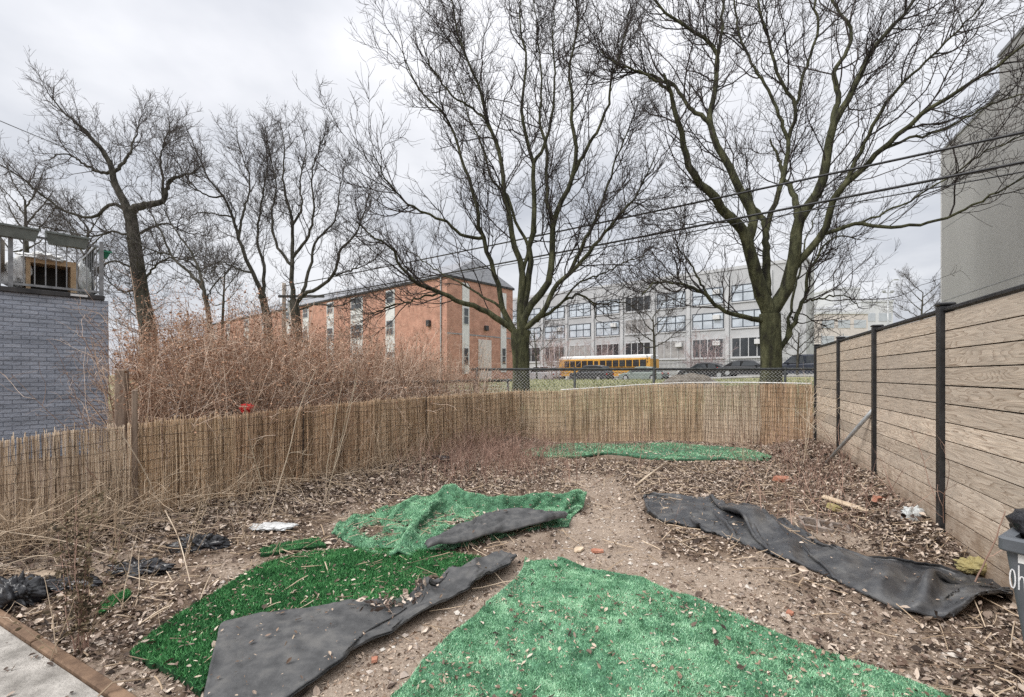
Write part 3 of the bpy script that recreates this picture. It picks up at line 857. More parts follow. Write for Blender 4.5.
def sheet(A, B, nu, nv, hf, base=.012, skirt=True, hem=None, lin=False):
    """a lofted sheet between two edges given in ground pixels; hf(u, v, x, y) is the lift. Returns grid and a MB with thickness"""
    a = edge(A, nu, lin or bool(hem)); b = edge(B, nu, lin or bool(hem))
    v = np.linspace(0, 1, nv)[None, :, None]
    g = a[:, None] * (1 - v) + b[:, None] * v
    u = np.linspace(0, 1, nu)[:, None] * np.ones((1, nv)); vv = v[..., 0] * np.ones((nu, 1))
    # irregular hem
    w_ = .016 if (hem or lin) else .05
    g[..., 0] += (fbm(u * 9, vv * 9, 21) - .5) * w_; g[..., 1] += (fbm(u * 9, vv * 9, 22) - .5) * w_
    lift = hf(u, vv, g[..., 0], g[..., 1])
    if hem:                                                        # lay the hem down on the ground
        lift = np.maximum(lift * sstep(-.02, hem, np.minimum(np.minimum(vv, 1 - vv), np.minimum(u, 1 - u) * 3)), 0) + .004
    g[..., 2] = T(g[..., 0], g[..., 1]) + base + lift
    mb = MB().grid(g)
    if skirt:
        for e in (g[0], g[-1], g[:, 0], g[:, -1]):
            lo = e.copy(); lo[:, 2] = np.minimum(lo[:, 2] - .006, np.maximum(lo[:, 2] - (.012 if hem else .03), T(lo[:, 0], lo[:, 1]) - .01))
            mb.grid(np.stack([lo, e], 1))
    return g, mb


def drape(g, fu=1.05, fv=1.08, steps=90, iters=10, bend=.25, seed=0, noise=.03, fix=None, floor=None):
    """let a sheet that is a little too big for its outline buckle and settle on the ground (a small mass-spring cloth)"""
    r = np.random.default_rng(seed)
    P = g.copy(); nu, nv = P.shape[:2]
    G0 = T(P[..., 0], P[..., 1]) + .008 if floor is None else floor
    nrm = lambda a: np.linalg.norm(a, axis=-1, keepdims=True)
    flat = P * [1, 1, .35]
    Lu = nrm(flat[1:] - flat[:-1]) * fu; Lv = nrm(flat[:, 1:] - flat[:, :-1]) * fv
    Bu = nrm(flat[2:] - flat[:-2]) * fu; Bv = nrm(flat[:, 2:] - flat[:, :-2]) * fv
    Da = np.sqrt(Lu[:, :-1] ** 2 + Lv[:-1] ** 2); Db = Da
    P[..., 2] += noise * (fbm(P[..., 0] * 3 + seed, P[..., 1] * 3, seed, 3) + .5 * r.random((nu, nv))) * np.minimum(1, np.minimum(np.arange(nv), np.arange(nv)[::-1])[None, :] / 3)
    home = g.copy()
    bm_ = np.zeros((nu, nv), bool); bm_[0] = bm_[-1] = True; bm_[:, 0] = bm_[:, -1] = True
    V = np.zeros_like(P); dt = .02

    def rel(a, b, L0, k):
        d = b - a; l = nrm(d) + 1e-9
        c = d * ((l - L0) / l * .5 * k)
        a += c; b -= c
    for st in range(steps):
        Q = P.copy(); V[..., 2] -= 9.8 * dt; P = P + V * dt
        for it in range(iters):
            for o in (0, 1):
                m = (nu - 1 - o) // 2; 
                rel(P[o:o + 2 * m:2], P[o + 1:o + 1 + 2 * m:2], Lu[o:o + 2 * m:2], 1)
                m = (nv - 1 - o) // 2
                rel(P[:, o:o + 2 * m:2], P[:, o + 1:o + 1 + 2 * m:2], Lv[:, o:o + 2 * m:2], 1)
            for o in (0, 1):
                n_ = (nu - 1 - o) // 2
                a = P[o:o + 2 * n_:2]; b = P[o + 1:o + 1 + 2 * n_:2]
                for q in (0, 1):
                    m = (nv - 1 - q) // 2
                    rel(a[:, q:q + 2 * m:2], b[:, q + 1:q + 1 + 2 * m:2], Da[o:o + 2 * n_:2, q:q + 2 * m:2], .5)
                    rel(a[:, q + 1:q + 1 + 2 * m:2], b[:, q:q + 2 * m:2], Db[o:o + 2 * n_:2, q:q + 2 * m:2], .5)
            for o in range(4):
                i = np.arange(o, nu - 2, 4)
                if len(i):
                    a, b = P[i], P[i + 2]; rel(a, b, Bu[i], bend); P[i] = a; P[i + 2] = b
                j = np.arange(o, nv - 2, 4)
                if len(j):
                    a, b = P[:, j], P[:, j + 2]; rel(a, b, Bv[:, j], bend); P[:, j] = a; P[:, j + 2] = b
            P[bm_, :2] += (home[bm_, :2] - P[bm_, :2]) * .5
            if fix is not None: P[fix] = home[fix]
            P[..., 2] = np.maximum(P[..., 2], G0)
        V = (P - Q) / dt * .90
        on = P[..., 2] < G0 + .002
        V[on] *= .35
    return P


def cloth_mb(g, thick=.009):
    mb = MB().grid(g); lo = g - [0, 0, thick]; mb.grid(lo[:, ::-1])
    for e in (0, -1):
        mb.grid(np.stack([lo[:, e], g[:, e]], 1)); mb.grid(np.stack([lo[e], g[e]], 1))
    return mb


def on_grid(g, n, w=None):
    """n random points on a grid surface, even per area, with normals"""
    nu, nv = g.shape[:2]
    c = (g[1:, 1:] - g[:-1, :-1]); d = (g[:-1, 1:] - g[1:, :-1])
    nrm = np.cross(c, d); ar = np.linalg.norm(nrm, axis=2); nrm /= ar[..., None] + 1e-12
    p = ar if w is None else ar * w[:-1, :-1]
    p = p.ravel() / p.sum()
    k = rng.choice(len(p), n, p=p); i, j = np.divmod(k, nv - 1)
    s, t = rng.random((2, n, 1))
    q = (g[i, j] * (1 - s) + g[i + 1, j] * s) * (1 - t) + (g[i, j + 1] * (1 - s) + g[i + 1, j + 1] * s) * t
    n_ = nrm[i, j]; n_ = np.where(n_[:, 2:] < 0, -n_, n_)
    return q, n_, (i + s[:, 0]) / (nu - 1), (j + t[:, 0]) / (nv - 1)


def blades(q, nrm, h, w, mess=.6, comb=(0, 0)):
    n = len(q)
    a = rng.random(n) * 6.283
    dx = np.stack([np.cos(a), np.sin(a), np.zeros(n)], 1) * w[:, None]
    tip = nrm + rng.normal(0, mess, (n, 3)) + np.array([comb[0], comb[1], 0])
    tip /= np.linalg.norm(tip, axis=1, keepdims=True)
    V = np.stack([q - dx, q + dx, q + tip * h[:, None]], 1)
    return MB().add(V.reshape(-1, 3), None, np.arange(n * 3).reshape(-1, 3))


def turf_root(label, g):
    c = g.reshape(-1, 3).mean(0)
    return thing('artificial_turf', label, 'artificial turf', (c[0], c[1], 0), 0, 'pieces of artificial turf on the soil')


def crumple(x, y, s, seed): return np.abs(fbm(x * s, y * s, seed, 3) - .5) * 2


def facets(x, y, seed, f=1.0, n=5, warp=.22):
    """sharp folds between flat facets: crossed triangle waves, bent a little"""
    r = np.random.default_rng(seed); h = 0.0; t = 0.0
    wx = x + (fbm(x * 1.6, y * 1.6, seed + 1, 3) - .5) * warp * 2; wy = y + (fbm(x * 1.6, y * 1.6, seed + 2, 3) - .5) * warp * 2
    for k in range(n):
        a = r.random() * 6.283; fr = f * r.uniform(.55, 1.0) * 1.5 ** k; am = r.uniform(.6, 1) / 1.5 ** k
        ph_ = (wx * math.cos(a) + wy * math.sin(a)) * fr + r.random()
        tri_ = np.abs((ph_ % 1.0) * 2 - 1)
        h = h + am * np.where(tri_ > .4, (tri_ - .4) / .6, 0); t += am
    return h / t


def creases(x, y, s, seed, p=5):
    return (1 - np.abs(fbm(x * s, y * s, seed, 3) - .5) * 2.6).clip(0, 1) ** p


# foreground light green turf: lip lifted along its far and left hem
def hA(u, v, x, y):
    lip = .05 * np.exp(-(u / .05) ** 2) * (.5 + fbm(v * 5, v * 0, 2)) + .035 * np.exp(-(v / .05) ** 2) * (.3 + fbm(u * 7, u * 0, 6)) + .02 * np.exp(-((1 - v) / .04) ** 2)
    return .03 + lip + (fbm(x * 1.6, y * 1.6, 31) - .5) * .09 + .025 * creases(x, y * .7, 1.3, 67) + (fbm(x * 5, y * 5, 32) - .5) * .02


A_ = [(524, 570), (517, 588), (482, 620), (440, 660), (402, 702), (330, 770)]
B_ = [(560, 571), (640, 589), (700, 613), (775, 641), (845, 668), (920, 700), (1040, 750)]
gA, mb = sheet(A_, B_, 90, 70, hA)
ra = turf_root('large light green artificial turf piece in the foreground, dotted with leaf bits', gA)
obj('turf_base', mb, M['turf_light_base'], ra, smooth=True)
n = 170000
q, nn, u, v = on_grid(gA, n)
pt = fbm(q[:, 0] * 5, q[:, 1] * 5, 41)
keep = rng.random(n) < .12 + 1.35 * pt
q, nn, pt = q[keep], nn[keep], pt[keep]
obj('pile', blades(q, nn, rng.uniform(.008, .019, len(q)), rng.uniform(.0011, .0024, len(q)), .7), M['turf_light'], ra)

# dark green turf on the left
A_ = [(126, 657), (170, 624), (215, 596), (270, 566), (332, 553), (400, 553), (440, 554), (481, 560)]
B_ = [(203, 700), (240, 672), (320, 644), (400, 612), (440, 597), (458, 590), (470, 580), (487, 570)]
gB, mb = sheet(A_, B_, 90, 40, lambda u, v, x, y: (fbm(x * 1.7, y * 1.7, 33) - .5) * .04 + .018)
rb = turf_root('deep green artificial turf piece with its charcoal underside folded over', gB)
obj('turf_base', mb, M['turf_dark_base'], rb, smooth=True)
n = 85000
q, nn, u, v = on_grid(gB, n)
obj('pile', blades(q, nn, rng.uniform(.012, .028, n), rng.uniform(.0013, .0028, n), .55, (.25, -.2)), M['turf_dark'], rb)


def hFB(u, v, x, y):
    roll = .02 * np.exp(-np.abs(v - .9) / .12) * sstep(.2, .5, u)
    lump = .13 * np.exp(-np.abs(u - .70 - .06 * v) / .022 - ((v - .25) / .35) ** 2) + .06 * np.exp(-np.abs(u - .80 - .09 * v) / .02) + .04 * np.exp(-np.abs(u - .90 + .05 * v) / .02) + .012 * np.exp(-np.abs(v - .5 - .1 * np.sin(u * 9)) / .05)
    dip = -.02 * np.exp(-((u - .62) / .05) ** 2)
    return .026 + roll + lump * .8 + dip + .010 * facets(x, y, 54, 1.3) + .006 * facets(x, y, 55, 4.5, 3, .1) + .045 * sstep(.45, .8, u) * facets(x, y, 58, 2.2, 4)


A_ = [(220, 634), (253, 623), (300, 617), (345, 610), (392, 606), (420, 598), (446, 589), (458, 577), (480, 567), (503, 558)]
B_ = [(194, 745), (240, 742), (298, 699), (348, 664), (397, 638), (440, 614), (470, 598), (490, 588), (505, 577), (517, 563)]
gF, mb = sheet(A_, B_, 190, 48, hFB, .03, hem=.012)
gF = drape(gF, 1.015, 1.03, 60, 8, .5, 8, .012, None, gF[..., 2] - .004)
obj('folded_underside', cloth_mb(gF, .012), M['backing'], rb, smooth=True)


# light green folded turf in the middle
def hC(u, v, x, y):
    ru = .16 + (1 - v) * .36
    ridge = .16 * np.exp(-np.abs(u - ru) / .026) * (1 - .5 * v)
    roll = .17 * np.exp(-((v - .14) / .055) ** 2) * sstep(.40, .56, u) * (1 - .35 * sstep(.7, 1, u))
    lump = .07 * np.exp(-((u - .33) / .09) ** 2 - ((v - .1) / .2) ** 2)
    return .015 + ridge + roll + lump + (fbm(x * 2.2, y * 2.2, 35) - .5) * .06 + .04 * creases(x + y * .5, y, 2.2, 66)


A_ = [(330, 534), (352, 520), (395, 508), (446, 498), (483, 507), (530, 506), (588, 501)]
B_ = [(368, 557), (380, 559), (400, 560), (440, 554), (487, 543), (530, 532), (564, 526)]
gC, mb = sheet(A_, B_, 110, 44, hC)
rc = turf_root('crumpled pale green artificial turf piece with a rolled far hem', gC)
gC = drape(gC, 1.010, 1.018, 70, 8, .7, 12, .012, None, gC[..., 2] - .03)
obj('turf_base', cloth_mb(gC, .012), M['turf_light_base'], rc, smooth=True)
n = 75000
q, nn, u, v = on_grid(gC, n)
obj('pile', blades(q, nn, rng.uniform(.008, .02, n), rng.uniform(.0016, .0034, n), .6), M['turf_light'], rc)
A_ = [(424, 556), (452, 540), (487, 524), (512, 519), (545, 520), (568, 522)]
B_ = [(428, 560), (460, 553), (490, 545), (530, 535), (555, 530), (566, 527)]

gCF, mb = sheet(A_, B_, 60, 18, lambda u, v, x, y: .055 + .018 * np.exp(-((v - .85) / .12) ** 2) + facets(x, y, 57, 2.2, 4) * .045, .03, hem=.015)
gCF = drape(gCF + [0, 0, .02], 1.01, 1.02, 1, 8, .5, 9, .006)
obj('folded_underside', cloth_mb(gCF, .012), M['backing'], rc, smooth=True)

# strip of turf far back
A_ = [(522, 452), (560, 446), (610, 446), (660, 445), (710, 448), (745, 451), (772, 458)]
B_ = [(526, 458), (575, 459), (610, 455), (650, 460), (690, 462), (730, 461), (768, 462)]
gD, mb = sheet(A_, B_, 70, 14, lambda u, v, x, y: .035 + (fbm(x * 1.5, y * 1.5, 37) - .5) * .05)
rd = turf_root('narrow strip of pale green turf far back below the reed screens', gD)
obj('turf_base', mb, M['turf_light_base'], rd, smooth=True)
n = 42000
q, nn, u, v = on_grid(gD, n); kd = rng.random(n) < sstep(.36, .56, fbm(q[:, 0] * 2.2, q[:, 1] * 2.2, 43)); q, nn = q[kd], nn[kd]; n = len(q)
obj('pile', blades(q, nn, rng.uniform(.012, .026, n), rng.uniform(.002, .0045, n), .6), M['turf_light'], rd)
# scraps half under the leaves
for A_, B_, lab in (([(96, 612), (112, 600), (128, 594)], [(100, 618), (118, 606), (131, 598)], 'small green turf scrap among the leaves right of the tall dead weed'),
                    ([(258, 552), (285, 545), (318, 540)], [(262, 558), (290, 553), (326, 548)], 'thin green turf scrap beside the white rubbish under leaves')):
    g_, mb = sheet(A_, B_, 20, 6, lambda u, v, x, y: .012 + 0 * u)
    r_ = turf_root(lab, g_)
    obj('turf_base', mb, M['turf_dark_base'], r_, smooth=True)
    q, nn, u, v = on_grid(g_, 2600)
    obj('pile', blades(q, nn, rng.uniform(.008, .022, len(q)), rng.uniform(.0013, .0028, len(q)), .6), M['turf_dark'], r_)


# long black sheet on the right
def hS(u, v, x, y):
    env = np.sin(np.clip(v, 0, 1) * math.pi) ** .45
    tent = lambda c, w, k: np.exp(-np.abs(u - c - k * v) / w)
    lumps = .09 * tent(.17, .02, .10) + .15 * tent(.27, .018, .07) * np.exp(-((v - .3) / .3) ** 2) + .07 * tent(.40, .02, -.08) + .09 * tent(.55, .018, .10) + .16 * tent(.70, .018, .09) * np.exp(-((v - .6) / .3) ** 2) + .05 * tent(.80, .02, -.06)
    lumps = lumps + .10 * np.exp(-np.abs(v - .42 - .12 * np.sin(u * 11)) / .05) * sstep(.1, .2, u) * (1 - sstep(.62, .72, u))
    cr_ = facets(x, y, 61, .9, 3, .2) * .07 + facets(x, y, 64, 2.4, 3, .08) * .085 + facets(x, y, 65, 6.0, 3, .05) * .022
    lumps = lumps * .55 * np.sin(np.clip(v, 0, 1) * math.pi) ** .6
    far_ = sstep(.74, .84, u)                                      # the end lies flat, its near hem raised off the ground
    h = .022 + .03 * np.minimum(1, v * 4) + lumps * (1 - .9 * far_) + cr_ * (1 - .75 * far_)
    drop = sstep(0, .035, 1 - v)
    h = h * (drop * (1 - far_) + far_) + far_ * .06 * sstep(.2, 1, v)
    return h * sstep(-.02, .05, v) * sstep(-.005, .02, u)


A_ = [(643, 497), (674, 499), (708, 499), (752, 512), (790, 526), (822, 545), (856, 560), (885, 563), (915, 567), (965, 577), (1030, 590), (1075, 600)]
B_ = [(648, 515), (664, 523), (700, 528), (735, 543), (764, 553), (820, 575), (872, 600), (908, 616), (944, 624), (958, 616), (985, 604), (1040, 606)]


def hump(u, v):
    """the debris that the sheet lies over"""
    b = lambda cu, su, cv, sv, a: a * np.exp(-((u - cu) / su) ** 2 - ((v - cv) / sv) ** 2)
    h = b(.10, .05, .5, .4, .05) + b(.26, .05, .40, .35, .15) + b(.36, .03, .7, .3, .08) + b(.47, .05, .45, .35, .07) + b(.58, .04, .55, .4, .09) + b(.70, .04, .6, .35, .15) + b(.80, .05, .7, .45, .10) + b(.93, .06, .5, .5, .05)
    far_ = sstep(.76, .86, u)
    return h * sstep(0, .12, v) * (1 - (1 - far_) * sstep(.90, 1.0, v)) + far_ * .05 * sstep(.3, 1, v)


gS, mb = sheet(A_, B_, 230, 44, lambda u, v, x, y: hump(u, v), .03, skirt=False, lin=True)
uu = np.linspace(0, 1, 230)
fx_ = np.zeros((230, 44), bool); fx_[uu > .80, -1] = True; fx_[uu > .97] = True
gS = drape(gS, 1.035, 1.09, 100, 10, .45, 5, .05, fx_, gS[..., 2] - .012)
mb = cloth_mb(gS)
tag(obj('weed_sheet', mb, M['black_sheet'], smooth=True), 'long crumpled black weed sheet stretched across the bare soil towards the bin', 'plastic sheet')

# ------------------------------------------------------------------ leaf litter
def leaves(pos, nrm, size, curl=.5, flat=.35):
    """curled pointed leaves, seven vertices each"""
    n = len(pos)
    a = rng.random(n) * 6.283
    up = nrm + rng.normal(0, flat, (n, 3)); up /= np.linalg.norm(up, axis=1, keepdims=True)
    f = np.stack([np.cos(a), np.sin(a), np.zeros(n)], 1); f -= up * (f * up).sum(1, keepdims=True); f /= np.linalg.norm(f, axis=1, keepdims=True)
    s = np.cross(up, f)
    L2 = size[:, None] * .5; Wd = L2 * rng.uniform(.16, .66, (n, 1)); c = rng.uniform(.1, 1, (n, 1)) * curl * Wd * 1.3; b_ = rng.uniform(-.25, .45, (n, 1)) * L2
    base = -f * L2 - up * b_ * .2; tip = f * L2 + up * b_; m1 = -f * L2 * .3; m2 = f * L2 * .35 + up * b_ * .3
    l1 = m1 + s * Wd + up * c; r1 = m1 - s * Wd + up * c * rng.uniform(.2, 1.2, (n, 1)); l2 = m2 + s * Wd * .8 + up * c; r2 = m2 - s * Wd * .8 + up * c
    V = np.stack([base, m1, m2, tip, l1, r1, l2, r2], 1) + pos[:, None]
    k = np.arange(n)[:, None] * 8
    t = np.concatenate([k + np.array([[a_]]).reshape(1, -1) for a_ in ([0, 1, 4], [0, 5, 1], [2, 3, 6], [3, 2, 7])])
    q = np.concatenate([k + np.array([a_]) for a_ in ([1, 2, 6, 4], [1, 5, 7, 2])])
    return V.reshape(-1, 3), q, t


def scatter(n, dens, ybias=1.0):
    """candidate points over the yard floor seen by the camera, thinned by dens(x, y)"""
    y = .8 + (10.4 - .8) * rng.random(n) ** ybias
    x0 = np.maximum(REED_L0[0] + (REED_L1[0] - REED_L0[0]) * (y - REED_L0[1]) / (REED_L1[1] - REED_L0[1]), -1.25 * y); x1 = np.minimum(fence_x(y), 1.25 * y)
    x = x0 + (x1 - x0) * rng.random(n)
    w = (x1 - x0) / 8.0
    ok = (rng.random(n) < dens(x, y) * w) & (slab_d(x, y) > .004)
    return x[ok], y[ok]


def inside(g, x, y):
    """True where x, y lies within the outline of a sheet grid"""
    ring = np.concatenate([g[:, 0], g[-1], g[::-1, -1], g[::-1, 0]])[:, :2]
    c = np.zeros(len(x), bool); j = len(ring) - 1
    for i in range(len(ring)):
        xi, yi = ring[i]; xj, yj = ring[j]
        if yi != yj:
            c ^= ((yi > y) != (yj > y)) & (x < (xj - xi) * (y - yi) / (yj - yi) + xi)
        j = i
    return c


def bare(x, y):
    on = np.zeros(len(x), bool)
    for g_ in (gA, gB, gF, gC, gD, gS): on |= inside(g_[::3, ::3], x, y)
    return on


def litter(x, y):
    """leaf density 0..1: thick drifts along both fences, thin on the trodden earth"""
    dr = fence_x(y) - x; dl = -reed_d(x, y)
    base = .40 + .6 * np.exp(-(dr / 1.2) ** 2) + .6 * np.exp(-(dl / 1.0) ** 2) + .45 * sstep(5.0, 7.0, y)
    cl_ = sstep(.30, .60, fbm(x * 1.7, y * 1.7, 71))
    return np.clip(base * (.35 + .85 * cl_), 0, 1) * (1 - .93 * path_mask(x, y))


def add_leaves(x, y, size, lift, mb, flat=.35, curl=.5):
    p = np.stack([x, y, T(x, y) + lift], 1)
    e = .03
    nx = -(T(x + e, y) - T(x - e, y)) / (2 * e); ny = -(T(x, y + e) - T(x, y - e)) / (2 * e)
    nn = np.stack([nx, ny, np.ones(len(x))], 1); nn /= np.linalg.norm(nn, axis=1, keepdims=True)
    mb.add(*leaves(p, nn, size, curl, flat))


mb = MB()
x, y = scatter(250000, litter, 1.0); ok = ~bare(x, y); x, y = x[ok], y[ok]
add_leaves(x, y, np.clip(rng.lognormal(-3.52, .42, len(x)), .012, .085), rng.random(len(x)) * .016, mb, .42, .7)
# heaps along the fences: a second, higher layer
x, y = scatter(60000, lambda x, y: litter(x, y) * (np.exp(-((fence_x(y) - x) / .9) ** 2) + np.exp(-((-reed_d(x, y)) / .7) ** 2)) * sstep(2.5, 3.4, y), .95); ok = ~bare(x, y); x, y = x[ok], y[ok]
add_leaves(x, y, np.clip(rng.lognormal(-3.1, .36, len(x)), .02, .10), .02 + rng.random(len(x)) * .06, mb, .7, 1.0)
# near, dark wet drift at the lower right and beside the slab
def near(x, y):
    return np.clip(np.exp(-(((x - 1.9) / 1.0) ** 2 + ((y - 2.5) / .75) ** 2)) * 1.1 + np.exp(-(slab_d(x, y) / .5) ** 2) * (x < -.9), 0, 1)
x, y = scatter(90000, near, 1.2); ok = ~bare(x, y) & (y < 4); x, y = x[ok], y[ok]
add_leaves(x, y, np.clip(rng.lognormal(-3.62, .42, len(x)), .010, .075), rng.random(len(x)) * .022, mb, .45, .8)
# blown onto the concrete
k = 150
w_ = np.abs(rng.normal(0, .35, k)) + .03; s_ = rng.uniform(-.6, 2.0, k)
dS = (SL1 - SL0) / np.linalg.norm(SL1 - SL0); nS = np.array([-dS[1], dS[0]])
pS = SL0 + dS * s_[:, None] - nS * w_[:, None]
mb.add(*leaves(np.stack([pS[:, 0], pS[:, 1], 0 * w_ + .022], 1), np.tile([0., 0, 1], (k, 1)), np.clip(rng.lognormal(-3.6, .6, k), .01, .07), .5, .3))
# stray leaves lying on the sheets
for g_, k in ((gA, 260), (gB, 330), (gC, 190), (gF, 14), (gS, 26), (gD, 1500), (gCF, 10)):
    q, nn, u, v = on_grid(g_, k)
    mb.add(*leaves(q + nn * .014, nn, np.clip(rng.lognormal(-3.6, .4, k), .012, .06), .5, .3))
# a drift in the hollow of the folded underside
k = 260
q, nn, u, v = on_grid(gF, k * 6); ok = (np.abs(u - .60 + rng.normal(0, .03, len(u))) < .09) & (v < .45); q, nn = q[ok], nn[ok]
mb.add(*leaves(q + nn * rng.uniform(.01, .04, (len(q), 1)), nn, np.clip(rng.lognormal(-3.3, .4, len(q)), .02, .07), .6, .5))
tag(obj('fallen_leaves', mb, M['leaf']), 'brown and tan fallen leaves littering the yard', None, None, 'stuff')

# crumbs of bark and leaf, pebbles
mb = MB()
x, y = scatter(150000, lambda x, y: .10 + .62 * path_mask(x, y) * sstep(.35, .7, fbm(x * 3, y * 3, 77)) + .2 * (y < 4), 1.45); ok = ~bare(x, y); x, y = x[ok], y[ok]
add_leaves(x, y, np.clip(rng.lognormal(-4.15, .45, len(x)), .006, .04), rng.random(len(x)) * .008, mb, .5, .6)
for g_, k in ((gA, 4200), (gB, 1100), (gC, 500), (gF, 130), (gS, 260)):
    q, nn, u, v = on_grid(g_, k)
    if g_ is gA or g_ is gB or g_ is gC:
        ok = rng.random(k) < sstep(.35, .75, fbm(q[:, 0] * 3, q[:, 1] * 3, 78)); q, nn = q[ok], nn[ok]
    mb.add(*leaves(q + nn * .012, nn, np.clip(rng.lognormal(-4.2, .45, len(q)), .006, .035), .5, .4))
tag(obj('leaf_crumbs', mb, M['chip']), 'pale crumbs of dry leaf and bark strewn over the soil', None, None, 'stuff')

x, y = scatter(26000, lambda x, y: .2 + .8 * path_mask(x, y), 1.4); ok = ~bare(x, y); x, y = x[ok], y[ok]
n = len(x); s = np.clip(rng.lognormal(-4.75, .45, n), .003, .03)
oct_ = np.array([(1, 0, 0), (0, 1, 0), (-1, 0, 0), (0, -1, 0), (0, 0, .7), (0, 0, -.7)], float)
a = rng.random(n) * 6.28; R2 = np.stack([np.stack([np.cos(a), -np.sin(a)], 1), np.stack([np.sin(a), np.cos(a)], 1)], 1)
V = oct_[None] * s[:, None, None] * rng.uniform(.6, 1.3, (n, 6, 1)); V[..., :2] = np.einsum('nij,nkj->nki', R2, V[..., :2])
V += np.stack([x, y, T(x, y) + s * .2], 1)[:, None]
tr = np.array([(0, 1, 4), (1, 2, 4), (2, 3, 4), (3, 0, 4), (1, 0, 5), (2, 1, 5), (3, 2, 5), (0, 3, 5)])
tag(obj('pebbles', MB().add(V.reshape(-1, 3), None, (np.arange(n)[:, None, None] * 6 + tr[None]).reshape(-1, 3)), M['pebble']), 'small pebbles on the bare soil', None, None, 'stuff')

# fallen twigs
mb = MB()
x, y = scatter(8200, lambda x, y: .15 + .8 * litter(x, y), 1.1); ok = ~bare(x, y) ; x, y = x[ok], y[ok]; n = len(x)
a = rng.random(n) * 6.28; Lh = np.clip(rng.lognormal(-1.9, .5, n), .05, .55)
t = np.linspace(-.5, .5, 5)[None]; bend = rng.normal(0, .12, (n, 1)) * (t ** 2)
P_ = np.stack([x[:, None] + np.cos(a)[:, None] * t * Lh[:, None] - np.sin(a)[:, None] * bend * Lh[:, None], y[:, None] + np.sin(a)[:, None] * t * Lh[:, None] + np.cos(a)[:, None] * bend * Lh[:, None],
               np.zeros((n, 5))], -1)
P_[..., 2] = T(P_[..., 0], P_[..., 1]) + .015 + rng.random((n, 1)) * .03 + rng.normal(0, .05, (n, 1)) * t
mb.tubes(P_, np.broadcast_to(rng.uniform(.0015, .0045, (n, 1)), (n, 5)), 4)
tag(obj('fallen_twigs', mb, M['straw']), 'dry twigs and broken stalks among the leaves', None, None, 'stuff')


# ------------------------------------------------------------------ litter one can point at
def lump(c, r, mtl, name, seed=0, n=22, m=14, amp=.35, fr=2.0):
    """a crumpled closed body"""
    th = np.linspace(0, 2 * math.pi, n, endpoint=False)[:, None]; ph_ = np.linspace(.02, math.pi - .02, m)[None]
    d_ = np.stack([np.cos(th) * np.sin(ph_), np.sin(th) * np.sin(ph_), np.cos(ph_) + 0 * th], -1)
    k = 1 + amp * (np.abs(fbm(d_[..., 0] * fr + d_[..., 2] * 1.7 + 9, d_[..., 1] * fr - d_[..., 2] + 9, seed, 3) - .5) * 4 - .6)
    g = np.array(c) + d_ * k[..., None] * np.array(r)
    return obj(name, MB().grid(g, True), mtl, smooth=True)


c = ground_pt(14, 605, .07); tag(origin(lump(c, (.14, .10, .10), M['plastic_black'], 'plastic_bag', 3, 60, 36, .5, 3.4), c), 'crumpled black plastic bag lying at the corner of the concrete slab', 'plastic bag')
for px, py, r, sd, lab in ((58, 588, (.26, .10, .035), 5, 'flattened black plastic half under straw beside the slab corner'), (200, 549, (.22, .10, .085), 8, 'torn black plastic bag under dry stalks before the yellow reed roll'),
                           (140, 572, (.22, .10, .05), 12, 'thin black plastic strip between two other scraps under the straw')):
    c = ground_pt(px, py, .03); o = lump(c, r, M['plastic_black'], 'plastic_scrap', sd, 64, 36, .5, 4.4); tag(origin(o, c), lab, 'plastic scrap', 'black plastic scraps by the reed line')
c = ground_pt(272, 530, .035); tag(origin(lump(c, (.22, .10, .02), M['white_scrap'], 'white_rubbish', 15, 60, 30, .45, 3.5), c), 'white crumpled rubbish lying at the foot of the reed roll', 'rubbish')
c = ground_pt(440, 461, .04); tag(origin(lump(c, (.20, .10, .05), M['plastic_black'], 'plastic_scrap', 16, 36, 22, .6, 3.5), c), 'small dark plastic scrap at the reed foot far back', 'plastic scrap')
c = ground_pt(912, 521, .05); tag(origin(lump(c, (.075, .06, .075), M['plastic_clear'], 'plastic_cup', 17, 40, 22, .5, 3.0), c), 'crumpled clear plastic in the leaf bank by the board fence', 'plastic scrap')
c = ground_pt(978, 572, .05); tag(origin(lump(c, (.16, .08, .06), M['sack'], 'old_sack', 19, 40, 24, .45, 2.6), c), 'yellowed crumpled sack between the black sheet and the board fence', 'sack')
c = ground_pt(47, 578, .03); tag(origin(lump(c, (.10, .06, .02), M['sack_tan'], 'cardboard_scrap', 23, 30, 18, .4, 2.6), c), 'pale torn cardboard scrap in the straw near the slab', 'cardboard')
c = ground_pt(33, 588, .03); tag(origin(lump(c, (.09, .07, .03), M['white_scrap'], 'paper_scrap', 24, 30, 18, .4, 2.6), c), 'small off-white paper scrap beside the black bag', 'paper')


